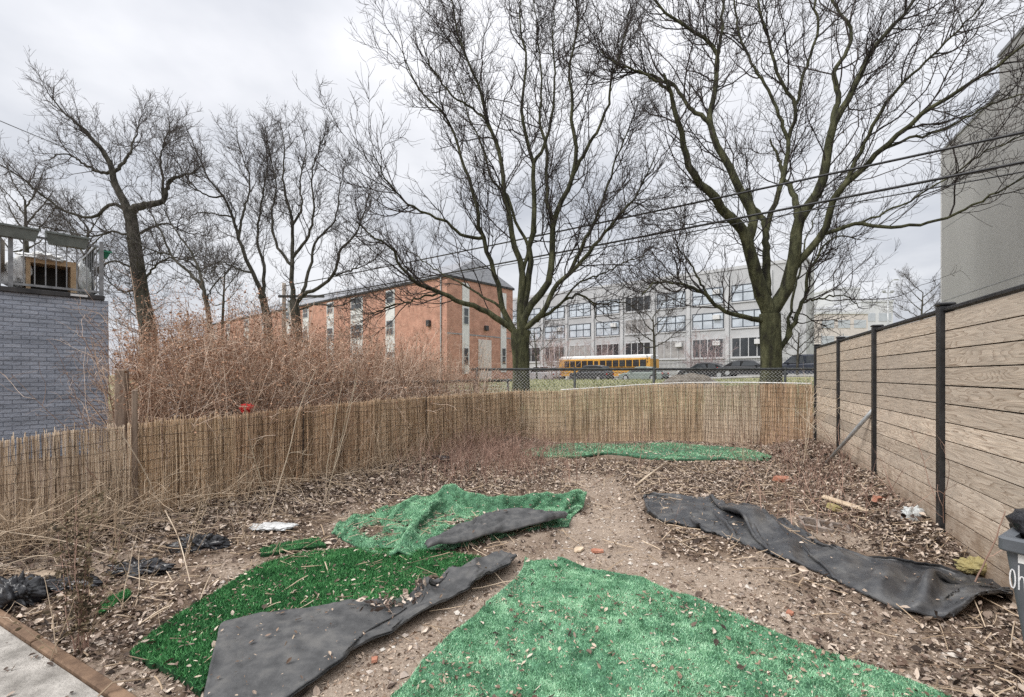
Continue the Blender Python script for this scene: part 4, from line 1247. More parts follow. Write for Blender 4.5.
def slab_bit(px, py, sx, sy, sz, mtl, name, label, cat, rz=0.0, lift=.01, seed=0, group=None, tilt=0.0):
    """a broken flat piece with an irregular outline"""
    r = np.random.default_rng(seed + 100); n = 9
    an = np.sort(r.random(n) * 6.283); rad = r.uniform(.75, 1.1, n)
    lo = np.stack([np.cos(an) * rad * sx, np.sin(an) * rad * sy, 0 * an], 1); hi = lo * [.93, .93, 1]; hi[:, 2] = sz * r.uniform(.8, 1.1, n)
    v = np.concatenate([lo, hi, [[0, 0, 0]], [[0, 0, sz * 1.05]]])
    i = np.arange(n); j = (i + 1) % n
    mb = MB().add(v, np.stack([i, j, n + j, n + i], 1), np.concatenate([np.stack([j, i, 0 * i + 2 * n], 1), np.stack([n + i, n + j, 0 * i + 2 * n + 1], 1)]))
    o = tag(obj(name, mb, mtl), label, cat, group)
    p = ground_pt(px, py, lift); o.location = p; o.rotation_euler = (tilt, tilt * .6, rz)
    return o


G_ = 'broken brick pieces on the soil'
slab_bit(597, 553, .065, .045, .022, M['brick_bit'], 'brick_piece', 'orange red broken brick piece on the bare soil, beside a paler flat one', 'brick piece', .3, seed=1, group=G_)
slab_bit(578, 551, .075, .04, .015, M['pale_board'], 'flat_stone', 'pale tan flat stone lying left of the orange brick piece', 'stone', 1.0, seed=2)
slab_bit(374, 663, .03, .022, .016, M['brick_bit'], 'brick_piece', 'tiny red brick crumb by the lower hem of the charcoal fold', 'brick piece', .3, seed=3, group=G_)
slab_bit(790, 615, .035, .025, .014, M['brick_bit'], 'brick_piece', 'small reddish brick crumb between the near turf and the black sheet', 'brick piece', .7, seed=4, group=G_)
slab_bit(880, 505, .13, .09, .07, M['brick_bit'], 'brick_piece', 'large brown red brick piece half sunk in the leaf bank', 'brick piece', .7, seed=6, group=G_, tilt=.25)
slab_bit(867, 470, .12, .08, .06, M['brick_bit'], 'brick_piece', 'dark red brick piece close to a fence post foot', 'brick piece', .2, seed=7, group=G_, tilt=.2)
slab_bit(783, 482, .15, .10, .06, M['brick_bit'], 'brick_piece', 'flat brown brick piece behind the black sheet under the pale sapling', 'brick piece', .2, seed=8, group=G_, tilt=.15)
slab_bit(316, 557, .07, .045, .012, M['pale_board'], 'board_chip', 'small pale board chip on the hem of the deep green turf', 'board chip', .2, seed=9)
slab_bit(895, 517, .09, .06, .05, M['cinder'], 'stone', 'grey stone in the leaf bank next to the clear plastic', 'stone', .2, seed=10, tilt=.2)
# hollow cinder block lying flat
mb = MB()
mb.box((-.20, -.10, 0), (.20, -.07, .14)); mb.box((-.20, .07, 0), (.20, .10, .14))
for x0 in (-.20, -.0675, .0375, .17):
    mb.box((x0 + .001, -.0695, .001), (x0 + .029, .0695, .139))
o = tag(obj('hollow_block', mb, M['cinder']), 'hollow grey-brown masonry block behind the middle of the black sheet', 'masonry block')
o.location = ground_pt(823, 528, -.095); o.rotation_euler = (.15, .08, -.45)
mb = MB().bbox((-.22, -.045, 0), (.22, .045, .022), .004)
o = tag(obj('wood_offcut', mb, M['pale_board']), 'pale wooden offcut poking out of the leaf bank', 'wood offcut'); o.location = ground_pt(847, 512, .07); o.rotation_euler = (.05, .2, -.75)
mb = MB().bbox((-.05, -.05, 0), (.05, .05, .06), .008)
o = tag(obj('yellow_sponge', mb, M['sack']), 'small yellowish block in the leaf bank beside the pale offcut', 'foam block'); o.location = ground_pt(833, 514, .04); o.rotation_euler = (.2, .2, .3)
p0, p1 = ground_pt(688, 475, .03), ground_pt(735, 468, .03)
mb = MB().tube([ground_pt(636, 487, .02), ground_pt(652, 477, .06), ground_pt(668, 464, .05)], [.018, .015, .009], 7)
tag(obj('fallen_branch', mb, M['palestem'], smooth=True), 'pale broken branch lying behind the near end of the black sheet', 'branch')

# ------------------------------------------------------------------ wheeled bin at the right edge
BX, BY = 1.966, 1.362
bn = thing('wheeled_bin', 'dark grey wheeled bin with white scrawl beside the board fence', 'bin', (BX, BY, float(T(BX, BY))), -1.0)


def rrect(w, d, r, z, n=5):
    out = []
    for cx_, cy_, a0_ in ((w - r, d - r, 0), (-w + r, d - r, 90), (-w + r, -d + r, 180), (w - r, -d + r, 270)):
        for k in range(n):
            a_ = math.radians(a0_ + 90 * k / (n - 1)); out.append((cx_ + r * math.cos(a_), cy_ + r * math.sin(a_), z))
    return out


ring = lambda *a: np.array(rrect(*a))
HW = lambda z: .212 + .107 * (z - .06) / .90
HD = lambda z: .225 + .085 * (z - .06) / .90
rings = [ring(.19, .21, .015, .05)] + [ring(HW(z), HD(z), .014, z) for z in (.06, .35, .65, .962)] + [ring(.30, .30, .012, .962), ring(.19, .21, .012, .15)]
obj('body', MB().grid(np.stack(rings, 1), True), M['bin_body'], bn, world=False)
mb = MB().grid(np.stack([ring(.321, .319, .016, .955), ring(.33, .33, .02, .960), ring(.332, .332, .02, .964), ring(.332, .332, .02, .996), ring(.322, .322, .02, 1.002), ring(.30, .30, .015, 1.0), ring(.298, .297, .015, .95)], 1), True)
obj('rim', mb, M['bin_body'], bn, world=False)
for s_ in (-1, 1):
    w_ = obj('wheel', MB().cyl((s_ * .235, .27, .10), (1, 0, 0), .10, .05, 20), M['tyre'], bn, world=False)
obj('handle', MB().tube([(-.22, .32, .94), (-.22, .36, .97), (.22, .36, .97), (.22, .32, .94)], .014, 8), M['bin_body'], bn, world=False)
# white hand lettering "oh" and a pale sticker on the front wall
mk = MB()
def stroke(pts, r=.0019):
    mk.tube([(x_, -HD(z_) - .0015, z_) for x_, z_ in pts], r, 5, True, 24)
stroke([(-.3025 + .0058 * math.cos(a_), .872 + .030 * math.sin(a_)) for a_ in np.linspace(.3, 6.9, 18)])
stroke([(-.2885, .918), (-.289, .88), (-.2895, .842)])
stroke([(-.2895, .868), (-.284, .884), (-.278, .878), (-.2765, .842)])
obj('lettering', mk, M['chalk'], bn, world=False)
mb = MB()
mb.grid(np.array([[(x_, -HD(z_) - .0015, z_) for z_ in np.linspace(.926, .954, 4)] for x_ in np.linspace(-.290, -.10, 6)]))
obj('sticker', mb, M['sticker'], bn, world=False)
c = (1.85, 1.385, 1.0)
tag(origin(lump(c, (.25, .25, .13), M['bag'], 'bin_bag', 29, 60, 34, .16, 2.4), c), 'shiny black bin bag bulging out of the grey bin', 'bin bag')
# ------------------------------------------------------------------ bare trees
def walk(start, dirs, length, npts, wig, up, kink=0.0):
    """random-walk polylines, all at once: start (M,3), dirs (M,3), length (M,)"""
    M_ = len(start); P_ = np.zeros((M_, npts, 3)); P_[:, 0] = start
    d = dirs / (np.linalg.norm(dirs, axis=1, keepdims=True) + 1e-9); st = (length / (npts - 1))[:, None]
    for i in range(1, npts):
        d = d + rng.normal(0, wig, (M_, 3)) + np.array([0, 0, up])
        if kink:
            k = rng.random(M_) < .35
            d[k] += rng.normal(0, kink, (k.sum(), 3))
        d /= np.linalg.norm(d, axis=1, keepdims=True) + 1e-9
        P_[:, i] = P_[:, i - 1] + d * st
    return P_


def sprout(P_, R_, per_m, smin, ang, ln, rad, npts, wig, up, kink=.0, rmin=.0, outward=None, taper=.35, plane=0.0):
    """side shoots along polylines; returns new P, R"""
    seg = np.linalg.norm(np.diff(P_, axis=1), axis=2); L_ = seg.sum(1)
    cnt = rng.poisson(np.maximum(L_ * per_m * (1 - smin), .01))
    idx = np.repeat(np.arange(len(P_)), cnt)
    if len(idx) == 0: return None
    s = smin + (1 - smin) * rng.random(len(idx)) ** .85
    f = s * (P_.shape[1] - 1); i = np.minimum(f.astype(int), P_.shape[1] - 2); w = (f - i)[:, None]
    a, b_ = P_[idx, i], P_[idx, i + 1]
    st = a * (1 - w) + b_ * w; t = b_ - a; t /= np.linalg.norm(t, axis=1, keepdims=True) + 1e-9
    pr = R_[idx, i] * (1 - w[:, 0]) + R_[idx, i + 1] * w[:, 0]
    p = rng.normal(0, 1, (len(idx), 3))
    if plane: p[:, 2] *= 1 - plane
    p -= t * (p * t).sum(1, keepdims=True); p /= np.linalg.norm(p, axis=1, keepdims=True) + 1e-9
    if outward is not None:
        o = st - outward; o[:, 2] *= .25; o -= t * (o * t).sum(1, keepdims=True); o /= np.linalg.norm(o, axis=1, keepdims=True) + 1e-9
        p = p + o * .55; p /= np.linalg.norm(p, axis=1, keepdims=True) + 1e-9
    an = rng.uniform(*ang, len(idx))[:, None]
    d = t * np.cos(an) + p * np.sin(an)
    length = rng.uniform(*ln, len(idx)) * (1.15 - .5 * s)
    r0 = np.maximum(np.minimum(pr * .7, rng.uniform(*rad, len(idx))), rmin)
    Q = walk(st, d, length, npts, wig, up, kink)
    R2 = r0[:, None] * np.linspace(1, taper, npts)[None]
    return Q, R2


LIMBS = []


def limb(pts, y0, y1, r0, r1, n=26, jit=.02, mid=None):
    """as limb_free, but the first point is snapped onto the nearest wood already placed"""
    off = 0.0
    if LIMBS:
        Q = np.concatenate([l[0] for l in LIMBS]); R = np.concatenate([l[1] for l in LIMBS])
        qx = CX + F * Q[:, 0] / Q[:, 1]; qy = HY - (Q[:, 2] - EYE) * F / Q[:, 1]
        k = np.argmin((qx - pts[0][0]) ** 2 + (qy - pts[0][1]) ** 2)
        y0 = Q[k, 1]; r0 = min(r0, R[k] * .92)
        pts = [(qx[k], qy[k])] + [p for p in pts[1:]]
    P_, R_ = limb_free(pts, y0, y1, r0, r1, n, jit, mid)
    if LIMBS: P_[0] = Q[k]
    LIMBS.append((P_, R_))
    return P_, R_


def limb_free(pts, y0, y1, r0, r1, n=26, jit=.02, mid=None):
    """a hand-placed limb: pixels -> points at depths running from y0 to y1"""
    p = catmull(np.array(pts, float), n)
    t = np.linspace(0, 1, n)
    yy = y0 + (y1 - y0) * t ** 1.2 + (mid or 0) * np.sin(t * math.pi)
    P_ = np.stack([np.array(at(px, py, y)) for (px, py), y in zip(p, yy)])
    P_[1:] += rng.normal(0, jit, (n - 1, 3))
    return P_, r0 + (r1 - r0) * t ** .8


def tree(name, label, limbs, trunk, bark, twig, group, scale=1.0, dens=1.0, levels=3, center=None, rmin=.0045, cat='tree', up=.085, ln1=(1.2, 3.5), wig=.10, kink=.24, ang=(.5, 1.05), trunk_twigs=0):
    tp, tr = trunk
    root = thing(name, label, cat, tuple(tp[0]), 0, group)
    mb = MB().tubes(tp[None], tr[None], 14)
    P1 = np.stack([l[0] for l in limbs]); R1 = np.stack([l[1] for l in limbs])
    for P_, R_ in zip(P1, R1): mb.tubes(P_[None], R_[None], 9)
    obj('trunk', mb, bark, root, smooth=True)
    c = np.array(center if center is not None else tp[-1])
    tw = MB()
    # secondary branches
    if trunk_twigs:
        e = sprout(tp[None], tr[None], trunk_twigs, .12, (.7, 1.4), (.8, 2.6), (.012, .03), 14, wig, up, kink, .01, None, .3)
        tw.tubes(*e, 4); e2 = sprout(*e, 3.5, .1, (.5, 1.1), (.4, 1.2), (rmin, rmin * 1.8), 8, wig, up, kink, rmin, None, .6); tw.tubes(*e2, 3)
        e3 = sprout(*e2, 3.5, .1, (.5, 1.1), (.2, .5), (rmin, rmin * 1.3), 5, wig, up, kink, rmin, None, .7); tw.tubes(*e3, 3)
    A = sprout(P1, R1, 2.7 * dens / scale, .16, ang, (ln1[0] * scale, ln1[1] * scale), (.011 * scale, .026 * scale), 14, wig, up, kink, .009 * scale, c, .3)
    tw.tubes(*A, 5)
    src = [(P1, R1, .5, .55), (A[0], A[1], .12, 1.0)]
    B = []
    for P_, R_, sm, kd in src:
        b_ = sprout(P_, R_, 3.0 * kd * dens / scale, sm, (ang[0] - .05, ang[1] + .05), (.55 * scale, 1.35 * scale), (.009 * scale, .016 * scale), 10, wig * 1.2, up, kink, rmin * 1.5, c, .4)
        if b_: B.append(b_); tw.tubes(*b_, 4)
    if levels >= 3:
        for P_, R_, dn in [(A[0], A[1], 1.8)] + [(b_[0], b_[1], 4.2) for b_ in B]:
            c_ = sprout(P_, R_, dn * dens / scale, .15, (.45, 1.05), (.22 * scale, .62 * scale), (rmin, rmin * 1.6), 6, wig * 1.3, up, kink * .8, rmin, None, .6)
            if c_: tw.tubes(*c_, 3)
    obj('crown', tw, twig, root)
    return root


def trunk_px(pts, y, rads, n=14):
    p = catmull(np.array(pts, float), n)
    P_ = np.stack([np.array(at(a, b, y)) for a, b in p])
    P_[0, 2] = min(P_[0, 2], float(T(P_[0, 0], P_[0, 1])) - .1)
    LIMBS.clear(); R_ = np.interp(np.linspace(0, 1, n), np.linspace(0, 1, len(rads)), rads)
    LIMBS.append((P_[n // 2:], R_[n // 2:]))
    return P_, R_


G_T = 'bare street trees beyond the yard'
# the mossy tree on the right
YB = 13.0
lb = lambda pts, dy, r0, r1, **k: limb(pts, YB, YB + dy, r0, r1, **k)
tr = trunk_px([(771, 420), (771, 384), (771, 352), (770, 326), (770, 314)], YB, [.34, .295, .265, .27, .27])
limbs = [
    lb([(770, 318), (760, 288), (749, 252), (741, 230), (728, 214), (713, 196), (700, 184), (690, 168), (680, 128), (671, 92), (664, 72)], -1.2, .21, .035),
    lb([(671, 92), (655, 80), (640, 72), (622, 66), (600, 52)], -1.2, .04, .015),
    lb([(749, 240), (752, 215), (742, 194), (736, 182), (722, 155), (710, 124), (714, 90), (717, 58), (713, 46), (694, 31), (668, 14), (650, -6)], .9, .16, .03),
    lb([(716, 86), (718, 60), (722, 28), (723, 0), (727, -30)], 1.2, .06, .03),
    lb([(709, 124), (690, 107), (675, 88), (655, 76), (638, 72), (618, 62)], 1.5, .07, .02),
    lb([(768, 300), (766, 262), (764, 222), (753, 207), (748, 190)], .6, .14, .06),
    lb([(765, 230), (773, 208), (781, 186), (784, 172), (789, 142), (796, 110), (783, 84), (773, 58), (768, 36), (760, 15), (757, -20)], 1.6, .15, .03),
    lb([(796, 110), (803, 78), (812, 52), (818, 24), (815, 0), (820, -30)], 1.4, .09, .03),
    lb([(789, 142), (778, 113), (768, 87), (752, 63), (742, 42), (737, 22), (734, -15)], 2.2, .08, .025),
    lb([(774, 312), (785, 289), (792, 265), (797, 234), (804, 211), (816, 195), (827, 162), (832, 130), (841, 109), (853, 90), (875, 46), (904, 15), (921, -10)], -1.0, .20, .03),
    lb([(800, 222), (792, 193), (784, 178), (779, 160), (770, 140)], 1.4, .11, .025),
    lb([(832, 130), (838, 93), (835, 72), (848, 48), (850, 30), (838, 12), (826, -12)], .4, .08, .03),
    lb([(790, 272), (810, 249), (825, 228), (833, 200), (846, 184), (875, 156), (921, 116), (967, 86), (1022, 46), (1060, 20)], -3.4, .11, .018),
    lb([(815, 243), (839, 229), (858, 224), (898, 227), (944, 218), (990, 196), (1040, 170)], -3.2, .06, .014),
    lb([(846, 184), (866, 140), (888, 100), (918, 70), (950, 40), (985, 0)], -2.4, .06, .014),
    lb([(875, 156), (912, 138), (950, 126), (1000, 100), (1050, 92)], -3.2, .04, .012),
    lb([(858, 224), (900, 206), (940, 182), (990, 150), (1040, 130)], -3.4, .03, .010),
    lb([(761, 322), (740, 315), (718, 307), (706, 295), (691, 288), (672, 282), (655, 283), (642, 296)], -.9, .085, .014),
    lb([(706, 295), (698, 278), (690, 262), (678, 246), (672, 226)], -.7, .035, .01),
    lb([(778, 372), (787, 338), (797, 313), (806, 292), (810, 270), (822, 250), (840, 236), (862, 240)], 1.0, .085, .014),
    lb([(803, 300), (818, 299), (835, 296), (848, 297), (862, 310)], 1.3, .035, .01),
    lb([(788, 338), (792, 300), (800, 270), (806, 240), (820, 205)], 2.0, .05, .012),
]
tree('bare_tree', 'huge bare mossy tree leaning over the board fence, right of the school bus', limbs, tr, M['bark_moss'], M['twig'], G_T, 1.0, 1.3, center=at(770, 250, YB))

# the spreading tree in the middle
YB = 14.0
tr = trunk_px([(521, 420), (521, 384), (521, 360), (520, 342), (521, 330)], YB, [.36, .29, .255, .26, .30])
limbs = [
    lb([(514, 334), (504, 323), (492, 315), (474, 306), (457, 300), (443, 294), (415, 282), (402, 267), (390, 247), (373, 237), (355, 222)], -1.6, .11, .014),
    lb([(443, 294), (425, 296), (405, 303), (388, 306), (366, 318)], -1.4, .035, .01),
    lb([(516, 332), (503, 310), (497, 283), (487, 253), (480, 226), (477, 205), (503, 200)][:6] + [(470, 182), (462, 161), (452, 130), (437, 106), (415, 83), (402, 50)], -.5, .13, .014),
    lb([(481, 236), (463, 236), (447, 222), (431, 216), (405, 201), (386, 178), (372, 150)], -1.8, .055, .012),
    lb([(522, 330), (521, 295), (523, 270), (513, 240), (507, 205), (500, 155), (486, 116), (478, 84), (466, 55), (457, 26), (450, -10)], .4, .12, .016),
    lb([(500, 155), (492, 130), (474, 110), (455, 98), (433, 70), (420, 38)], -.4, .05, .012),
    lb([(523, 327), (529, 280), (532, 240), (534, 200), (532, 160), (523, 124), (523, 95), (526, 60), (520, 20), (522, -15)], 1.0, .12, .016),
    lb([(532, 160), (543, 148), (552, 116), (555, 66), (552, 37), (556, 0)], 1.6, .06, .014),
    lb([(527, 330), (530, 305), (538, 298), (548, 284), (553, 255), (554, 226), (564, 196), (573, 172), (577, 150), (572, 126), (572, 98), (569, 66), (578, 29), (575, -5)], -.3, .13, .016),
    lb([(556, 222), (548, 200), (546, 180), (547, 150), (540, 120), (541, 80), (538, 40), (534, 0)], 1.8, .07, .014),
    lb([(573, 172), (592, 140), (606, 110), (612, 78), (622, 48), (630, 10)], -.9, .06, .013),
    lb([(530, 332), (541, 314), (553, 289), (571, 273), (589, 252), (607, 231), (622, 213), (640, 190), (652, 160)], -1.4, .10, .014),
    lb([(571, 273), (580, 250), (592, 225), (604, 196), (616, 160), (628, 130), (640, 100)], .9, .06, .013),
    lb([(531, 332), (541, 318), (553, 309), (566, 300), (578, 294), (595, 304), (615, 302), (634, 305)], 1.2, .065, .012),
    lb([(566, 300), (580, 282), (600, 275), (625, 262), (645, 255)], -1.0, .035, .01),
    lb([(505, 312), (482, 296), (462, 284), (446, 276), (424, 262), (404, 246)], 1.6, .045, .012),
    lb([(523, 270), (528, 245), (516, 222), (508, 196), (492, 180), (484, 150), (470, 120), (462, 90), (448, 60)], 2.0, .06, .013),
]
tree('bare_tree', 'tall bare tree with a wide fan of limbs before the red brick building', limbs, tr, M['bark_moss'], M['twig'], G_T, .92, 1.4, center=at(521, 230, YB))

# old crooked tree on the left
YB = 21.0
tr = trunk_px([(150, 370), (148, 330), (142, 298), (137, 262), (133, 232), (130, 212)], YB, [.40, .34, .30, .28, .26, .23])
limbs = [
    lb([(131, 226), (126, 206), (116, 186), (112, 172), (104, 152), (90, 136), (78, 124), (66, 114), (58, 106), (52, 96)], -.5, .20, .02),
    lb([(112, 172), (99, 172), (84, 164), (72, 156), (60, 154), (48, 160)], -1.0, .08, .015),
    lb([(113, 172), (123, 163), (130, 152), (133, 144), (140, 120)], .5, .09, .015),
    lb([(130, 212), (139, 207), (150, 204), (162, 201), (167, 190), (171, 180), (185, 175), (200, 172)], .6, .20, .02),
    lb([(162, 201), (163, 180), (160, 160), (165, 140), (172, 120)], -.4, .07, .015),
    lb([(128, 212), (118, 205), (108, 205), (98, 214), (87, 217), (69, 212), (46, 198), (23, 179), (2, 166), (-30, 150)], -1.6, .085, .012),
    lb([(138, 268), (120, 262), (104, 264), (90, 280), (70, 292)], .8, .06, .012),
    lb([(140, 280), (160, 262), (178, 258), (196, 268), (210, 284)], -.8, .06, .012),
    lb([(134, 240), (150, 228), (168, 224), (186, 232), (206, 236)], 1.0, .07, .012),
    lb([(132, 236), (112, 232), (90, 236), (62, 230), (34, 222)], 1.2, .06, .012),
    lb([(144, 304), (126, 292), (112, 284), (104, 270)], 1.0, .06, .012),
]
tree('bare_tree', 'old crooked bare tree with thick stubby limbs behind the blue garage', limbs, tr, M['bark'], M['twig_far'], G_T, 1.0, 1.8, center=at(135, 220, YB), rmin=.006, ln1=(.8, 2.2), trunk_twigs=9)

# twin bare trees before the low wing of the brick building
YB = 24.0
tr = trunk_px([(270, 372), (268, 325), (265, 308), (262, 294)], YB, [.26, .23, .2, .17])
limbs = [
    lb([(262, 296), (252, 272), (240, 242), (232, 216), (222, 195), (209, 180), (196, 150), (185, 125)], -.8, .12, .014),
    lb([(252, 272), (236, 268), (222, 262), (206, 266), (190, 258)], .8, .06, .012),
    lb([(240, 242), (244, 210), (250, 182), (240, 150), (236, 130)], .8, .08, .013),
    lb([(262, 300), (264, 268), (258, 240), (262, 200), (268, 160), (262, 128)], 1.4, .10, .013),
    lb([(225, 200), (208, 196), (190, 182), (176, 160), (162, 140)], -1.2, .06, .012),
    lb([(232, 216), (214, 214), (200, 212), (186, 220)], .8, .05, .012),
]
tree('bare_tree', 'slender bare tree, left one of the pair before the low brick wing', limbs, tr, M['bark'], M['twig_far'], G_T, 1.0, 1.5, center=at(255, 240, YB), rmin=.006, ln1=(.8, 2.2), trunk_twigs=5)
YB = 22.5
tr = trunk_px([(298, 372), (297, 335), (296, 318), (294, 300)], YB, [.30, .26, .22, .2])
limbs = [
    lb([(294, 320), (292, 289), (292, 256), (293, 228), (288, 205), (283, 180), (284, 150), (280, 122)], .4, .14, .014),
    lb([(295, 308), (304, 294), (316, 289), (334, 274), (341, 249), (356, 233), (366, 205), (372, 180)], -.8, .11, .013),
    lb([(296, 302), (303, 292), (311, 262), (316, 241), (334, 221), (340, 190), (345, 160)], .9, .10, .013),
    lb([(292, 256), (306, 240), (314, 212), (312, 180), (318, 150), (330, 128)], -.5, .08, .013),
    lb([(290, 266), (276, 244), (272, 214), (276, 186), (270, 156), (266, 130)], 1.2, .08, .013),
    lb([(334, 274), (352, 270), (370, 262), (384, 250)], .7, .05, .012),
    lb([(298, 312), (318, 304), (340, 306), (362, 296), (384, 300)], -.8, .05, .012),
    lb([(293, 228), (302, 206), (300, 180), (306, 150), (300, 124)], 1.0, .07, .013),
]
tree('bare_tree', 'dense many-limbed bare tree beside the pale utility pole', limbs, tr, M['bark'], M['twig'], G_T, 1.0, 1.5, center=at(305, 240, YB), rmin=.0055, ln1=(.8, 2.2), trunk_twigs=5)

# small curved tree between them
YB = 18.0
tr = trunk_px([(212, 372), (210, 330), (208, 312), (205, 296)], YB, [.12, .10, .09, .08])
limbs = [
    lb([(206, 300), (202, 286), (190, 273), (172, 256), (163, 236), (153, 218), (140, 196)], -.4, .075, .012),
    lb([(203, 290), (198, 268), (190, 250), (177, 233), (168, 216), (160, 190)], .6, .06, .012),
    lb([(172, 256), (156, 252), (140, 244), (124, 236)], -.6, .04, .01),
    lb([(206, 302), (216, 282), (228, 272), (240, 256)], .5, .035, .01),
]
tree('bare_tree', 'small bent bare tree with an arching stem above the brown thicket', limbs, tr, M['bark'], M['twig'], G_T, .8, 1.0, rmin=.005)


def small_tree(px, base, top, y, label, lean=0, spread=26, n=7, r=.09, mtl='twig', dens=1.0, group='young street trees by the school', name='bare_sapling', seed=0):
    r_ = np.random.default_rng(seed)
    tr = trunk_px([(px, base + 6), (px + lean * .3, base - (base - top) * .3), (px + lean, top + (base - top) * .2)], y, [r, r * .8, r * .35])
    limbs = []
    for k in range(n):
        f = .28 + .6 * k / n; sd = 1 if k % 2 else -1
        y0 = base - (base - top) * f; x0 = px + lean * f
        w = spread * (1.1 - .5 * f) * r_.uniform(.7, 1.1)
        limbs.append(limb([(x0, y0), (x0 + sd * w * .5, y0 - (base - top) * .12), (x0 + sd * w, y0 - (base - top) * r_.uniform(.22, .34))], y, y + r_.uniform(-1.2, 1.2), r * .45, r * .1))
    return tree(name, label, limbs, tr, M['bark'], M[mtl], group, .8, dens, 3, rmin=.0075, cat='tree')


small_tree(655, 376, 302, 40, 'young bare street tree at the tail of the school bus', -2, 24, 8, .14, seed=1)
small_tree(797, 376, 322, 37, 'thin young bare street tree right of the mossy trunk', 2, 22, 7, .10, seed=2)
small_tree(537, 378, 318, 34, 'thin bare sapling just right of the spreading tree', -3, 18, 6, .07, seed=3)
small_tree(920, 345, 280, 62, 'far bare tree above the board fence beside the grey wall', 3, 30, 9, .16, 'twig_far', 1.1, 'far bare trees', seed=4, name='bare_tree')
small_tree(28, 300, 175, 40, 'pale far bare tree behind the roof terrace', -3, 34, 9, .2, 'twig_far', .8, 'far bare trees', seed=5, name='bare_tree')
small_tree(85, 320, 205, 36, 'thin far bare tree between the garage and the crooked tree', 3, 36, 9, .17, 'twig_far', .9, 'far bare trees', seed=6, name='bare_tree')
small_tree(222, 340, 250, 30, 'slim bare tree behind the brown thicket by the low wing', 3, 24, 7, .09, 'twig', .9, 'far bare trees', seed=7, name='bare_tree')


# ------------------------------------------------------------------ brown thicket behind the reed line
def stalks(x, y, h, r0, lean, npts=9, up=.0, droop=-.03):
    n = len(x); st = np.stack([x, y, T(x, y) - .03], 1)
    d = np.stack([rng.normal(0, lean, n), rng.normal(0, lean, n), np.ones(n)], 1)
    P_ = walk(st, d, h, npts, .07, droop)
    return P_, r0[:, None] * np.linspace(1, .35, npts)[None]


n = 2700
t_ = rng.random(n); w_ = .25 + 3.4 * rng.random(n) ** .9
dd = REED_L1 - REED_L0; nn_ = np.array([-dd[1], dd[0]]) / np.linalg.norm(dd)
t_ = .09 + .93 * t_
x = REED_L0[0] + dd[0] * t_ + nn_[0] * w_; y = REED_L0[1] + dd[1] * t_ + nn_[1] * w_
ok = ((x - -7.9) * .755 - (y - 9.2) * .655 > .35) | (y > 9.6)
x, y, t_, w_ = x[ok], y[ok], t_[ok], w_[ok]; n = len(x)
px_ = CX + F * x / y
ok = px_ > 122 + 6 * rng.normal(0, 1, len(px_)); x, y, t_, w_, px_ = x[ok], y[ok], t_[ok], w_[ok], px_[ok]; n = len(x)
htop = np.interp(px_, [60, 115, 170, 250, 310, 360, 420, 470, 520], [340, 338, 328, 327, 343, 350, 361, 371, 390]) + rng.normal(3, 15, n)
h = np.clip((EYE + (HY - htop) * y / F) - T(x, y), .5, 3.2) * rng.uniform(.72, 1.06, n)
P_, R_ = stalks(x, y, h * 1.06, rng.uniform(.004, .010, n), .16)
mb = MB().tubes(P_, R_, 4)
b1 = sprout(P_, R_, 4.2, .22, (.4, 1.2), (.25, .85), (.0025, .0045), 7, .22, -.02, .5, .002, None, .6)
mb.tubes(*b1, 3)
b2 = sprout(b1[0], b1[1], 4.0, .1, (.4, 1.2), (.10, .3), (.0018, .003), 5, .25, -.02, .4, .0016, None, .7)
mb.tubes(*b2, 3)
tag(obj('brown_undergrowth', mb, M['thicket']), 'tangled reddish brown dead stalks behind the long reed line', None, None, 'stuff')
# seed heads / dead leaves hanging in the upper thicket
k = 190000
i = rng.integers(0, len(b1[0]), k); j = rng.integers(2, 7, k)
q = b1[0][i, j] + rng.normal(0, .035, (k, 3))
zz = (q[:, 2] - T(q[:, 0], q[:, 1])) / 2.3
ppx = CX + F * q[:, 0] / q[:, 1]
ok = (ppx > 112) & (rng.random(k) < sstep(.30, .62, zz + rng.normal(0, .12, k))) & (rng.random(k) < np.interp(ppx, [100, 320, 400, 480], [1, .9, .35, .12]))
q = q[ok]
u_ = rng.normal(0, 1, (len(q), 3)); u_ /= np.linalg.norm(u_, axis=1, keepdims=True)
mb = MB().add(*leaves(q, u_, np.clip(rng.lognormal(-3.75, .35, len(q)), .012, .05), .6, .5))
tag(obj('dead_foliage', mb, M['thicket_leaf']), 'dry reddish seed heads and leaves in the thicket', None, None, 'stuff')
c = at(247, 408, 5.66)
o = lump(c, (.075, .04, .05), M['red_cloth'], 'red_cloth', 31, 30, 20, .6, 3.0); tag(origin(o, c), 'bright red cloth scrap caught behind the reed roll', 'cloth')

M['weed_leaf'] = mat('shrivelled_weed_leaf', (.045, .035, .022), (.30, .235, .15), 5, .85, island=.85, c3=(.12, .09, .055))
# ------------------------------------------------------------------ dead straw and stems inside the yard
# tangle along the foot of the left reed line
n = 760
t_ = rng.random(n) ** 1.5 * .8 + .04; w_ = -.02 - .62 * rng.random(n) ** 1.8
x = REED_L0[0] + dd[0] * t_ + nn_[0] * w_; y = REED_L0[1] + dd[1] * t_ + nn_[1] * w_
h = rng.uniform(.3, 1.0, n) * (1.15 - t_)
st = np.stack([x, y, T(x, y) + .02 + rng.random(n) * .25 * (1 - t_)], 1)
az = rng.random(n) * 6.28
d0 = np.stack([np.cos(az) * 1.2, np.sin(az) * .5, rng.normal(.22, .4, n)], 1)
P_ = walk(st, d0, h, 9, .08, -.02); P_[..., 2] = np.maximum(P_[..., 2], T(P_[..., 0], P_[..., 1]) + .008)
mb = MB().tubes(P_, rng.uniform(.0012, .0031, n)[:, None] * np.linspace(1, .5, 9)[None], 4)
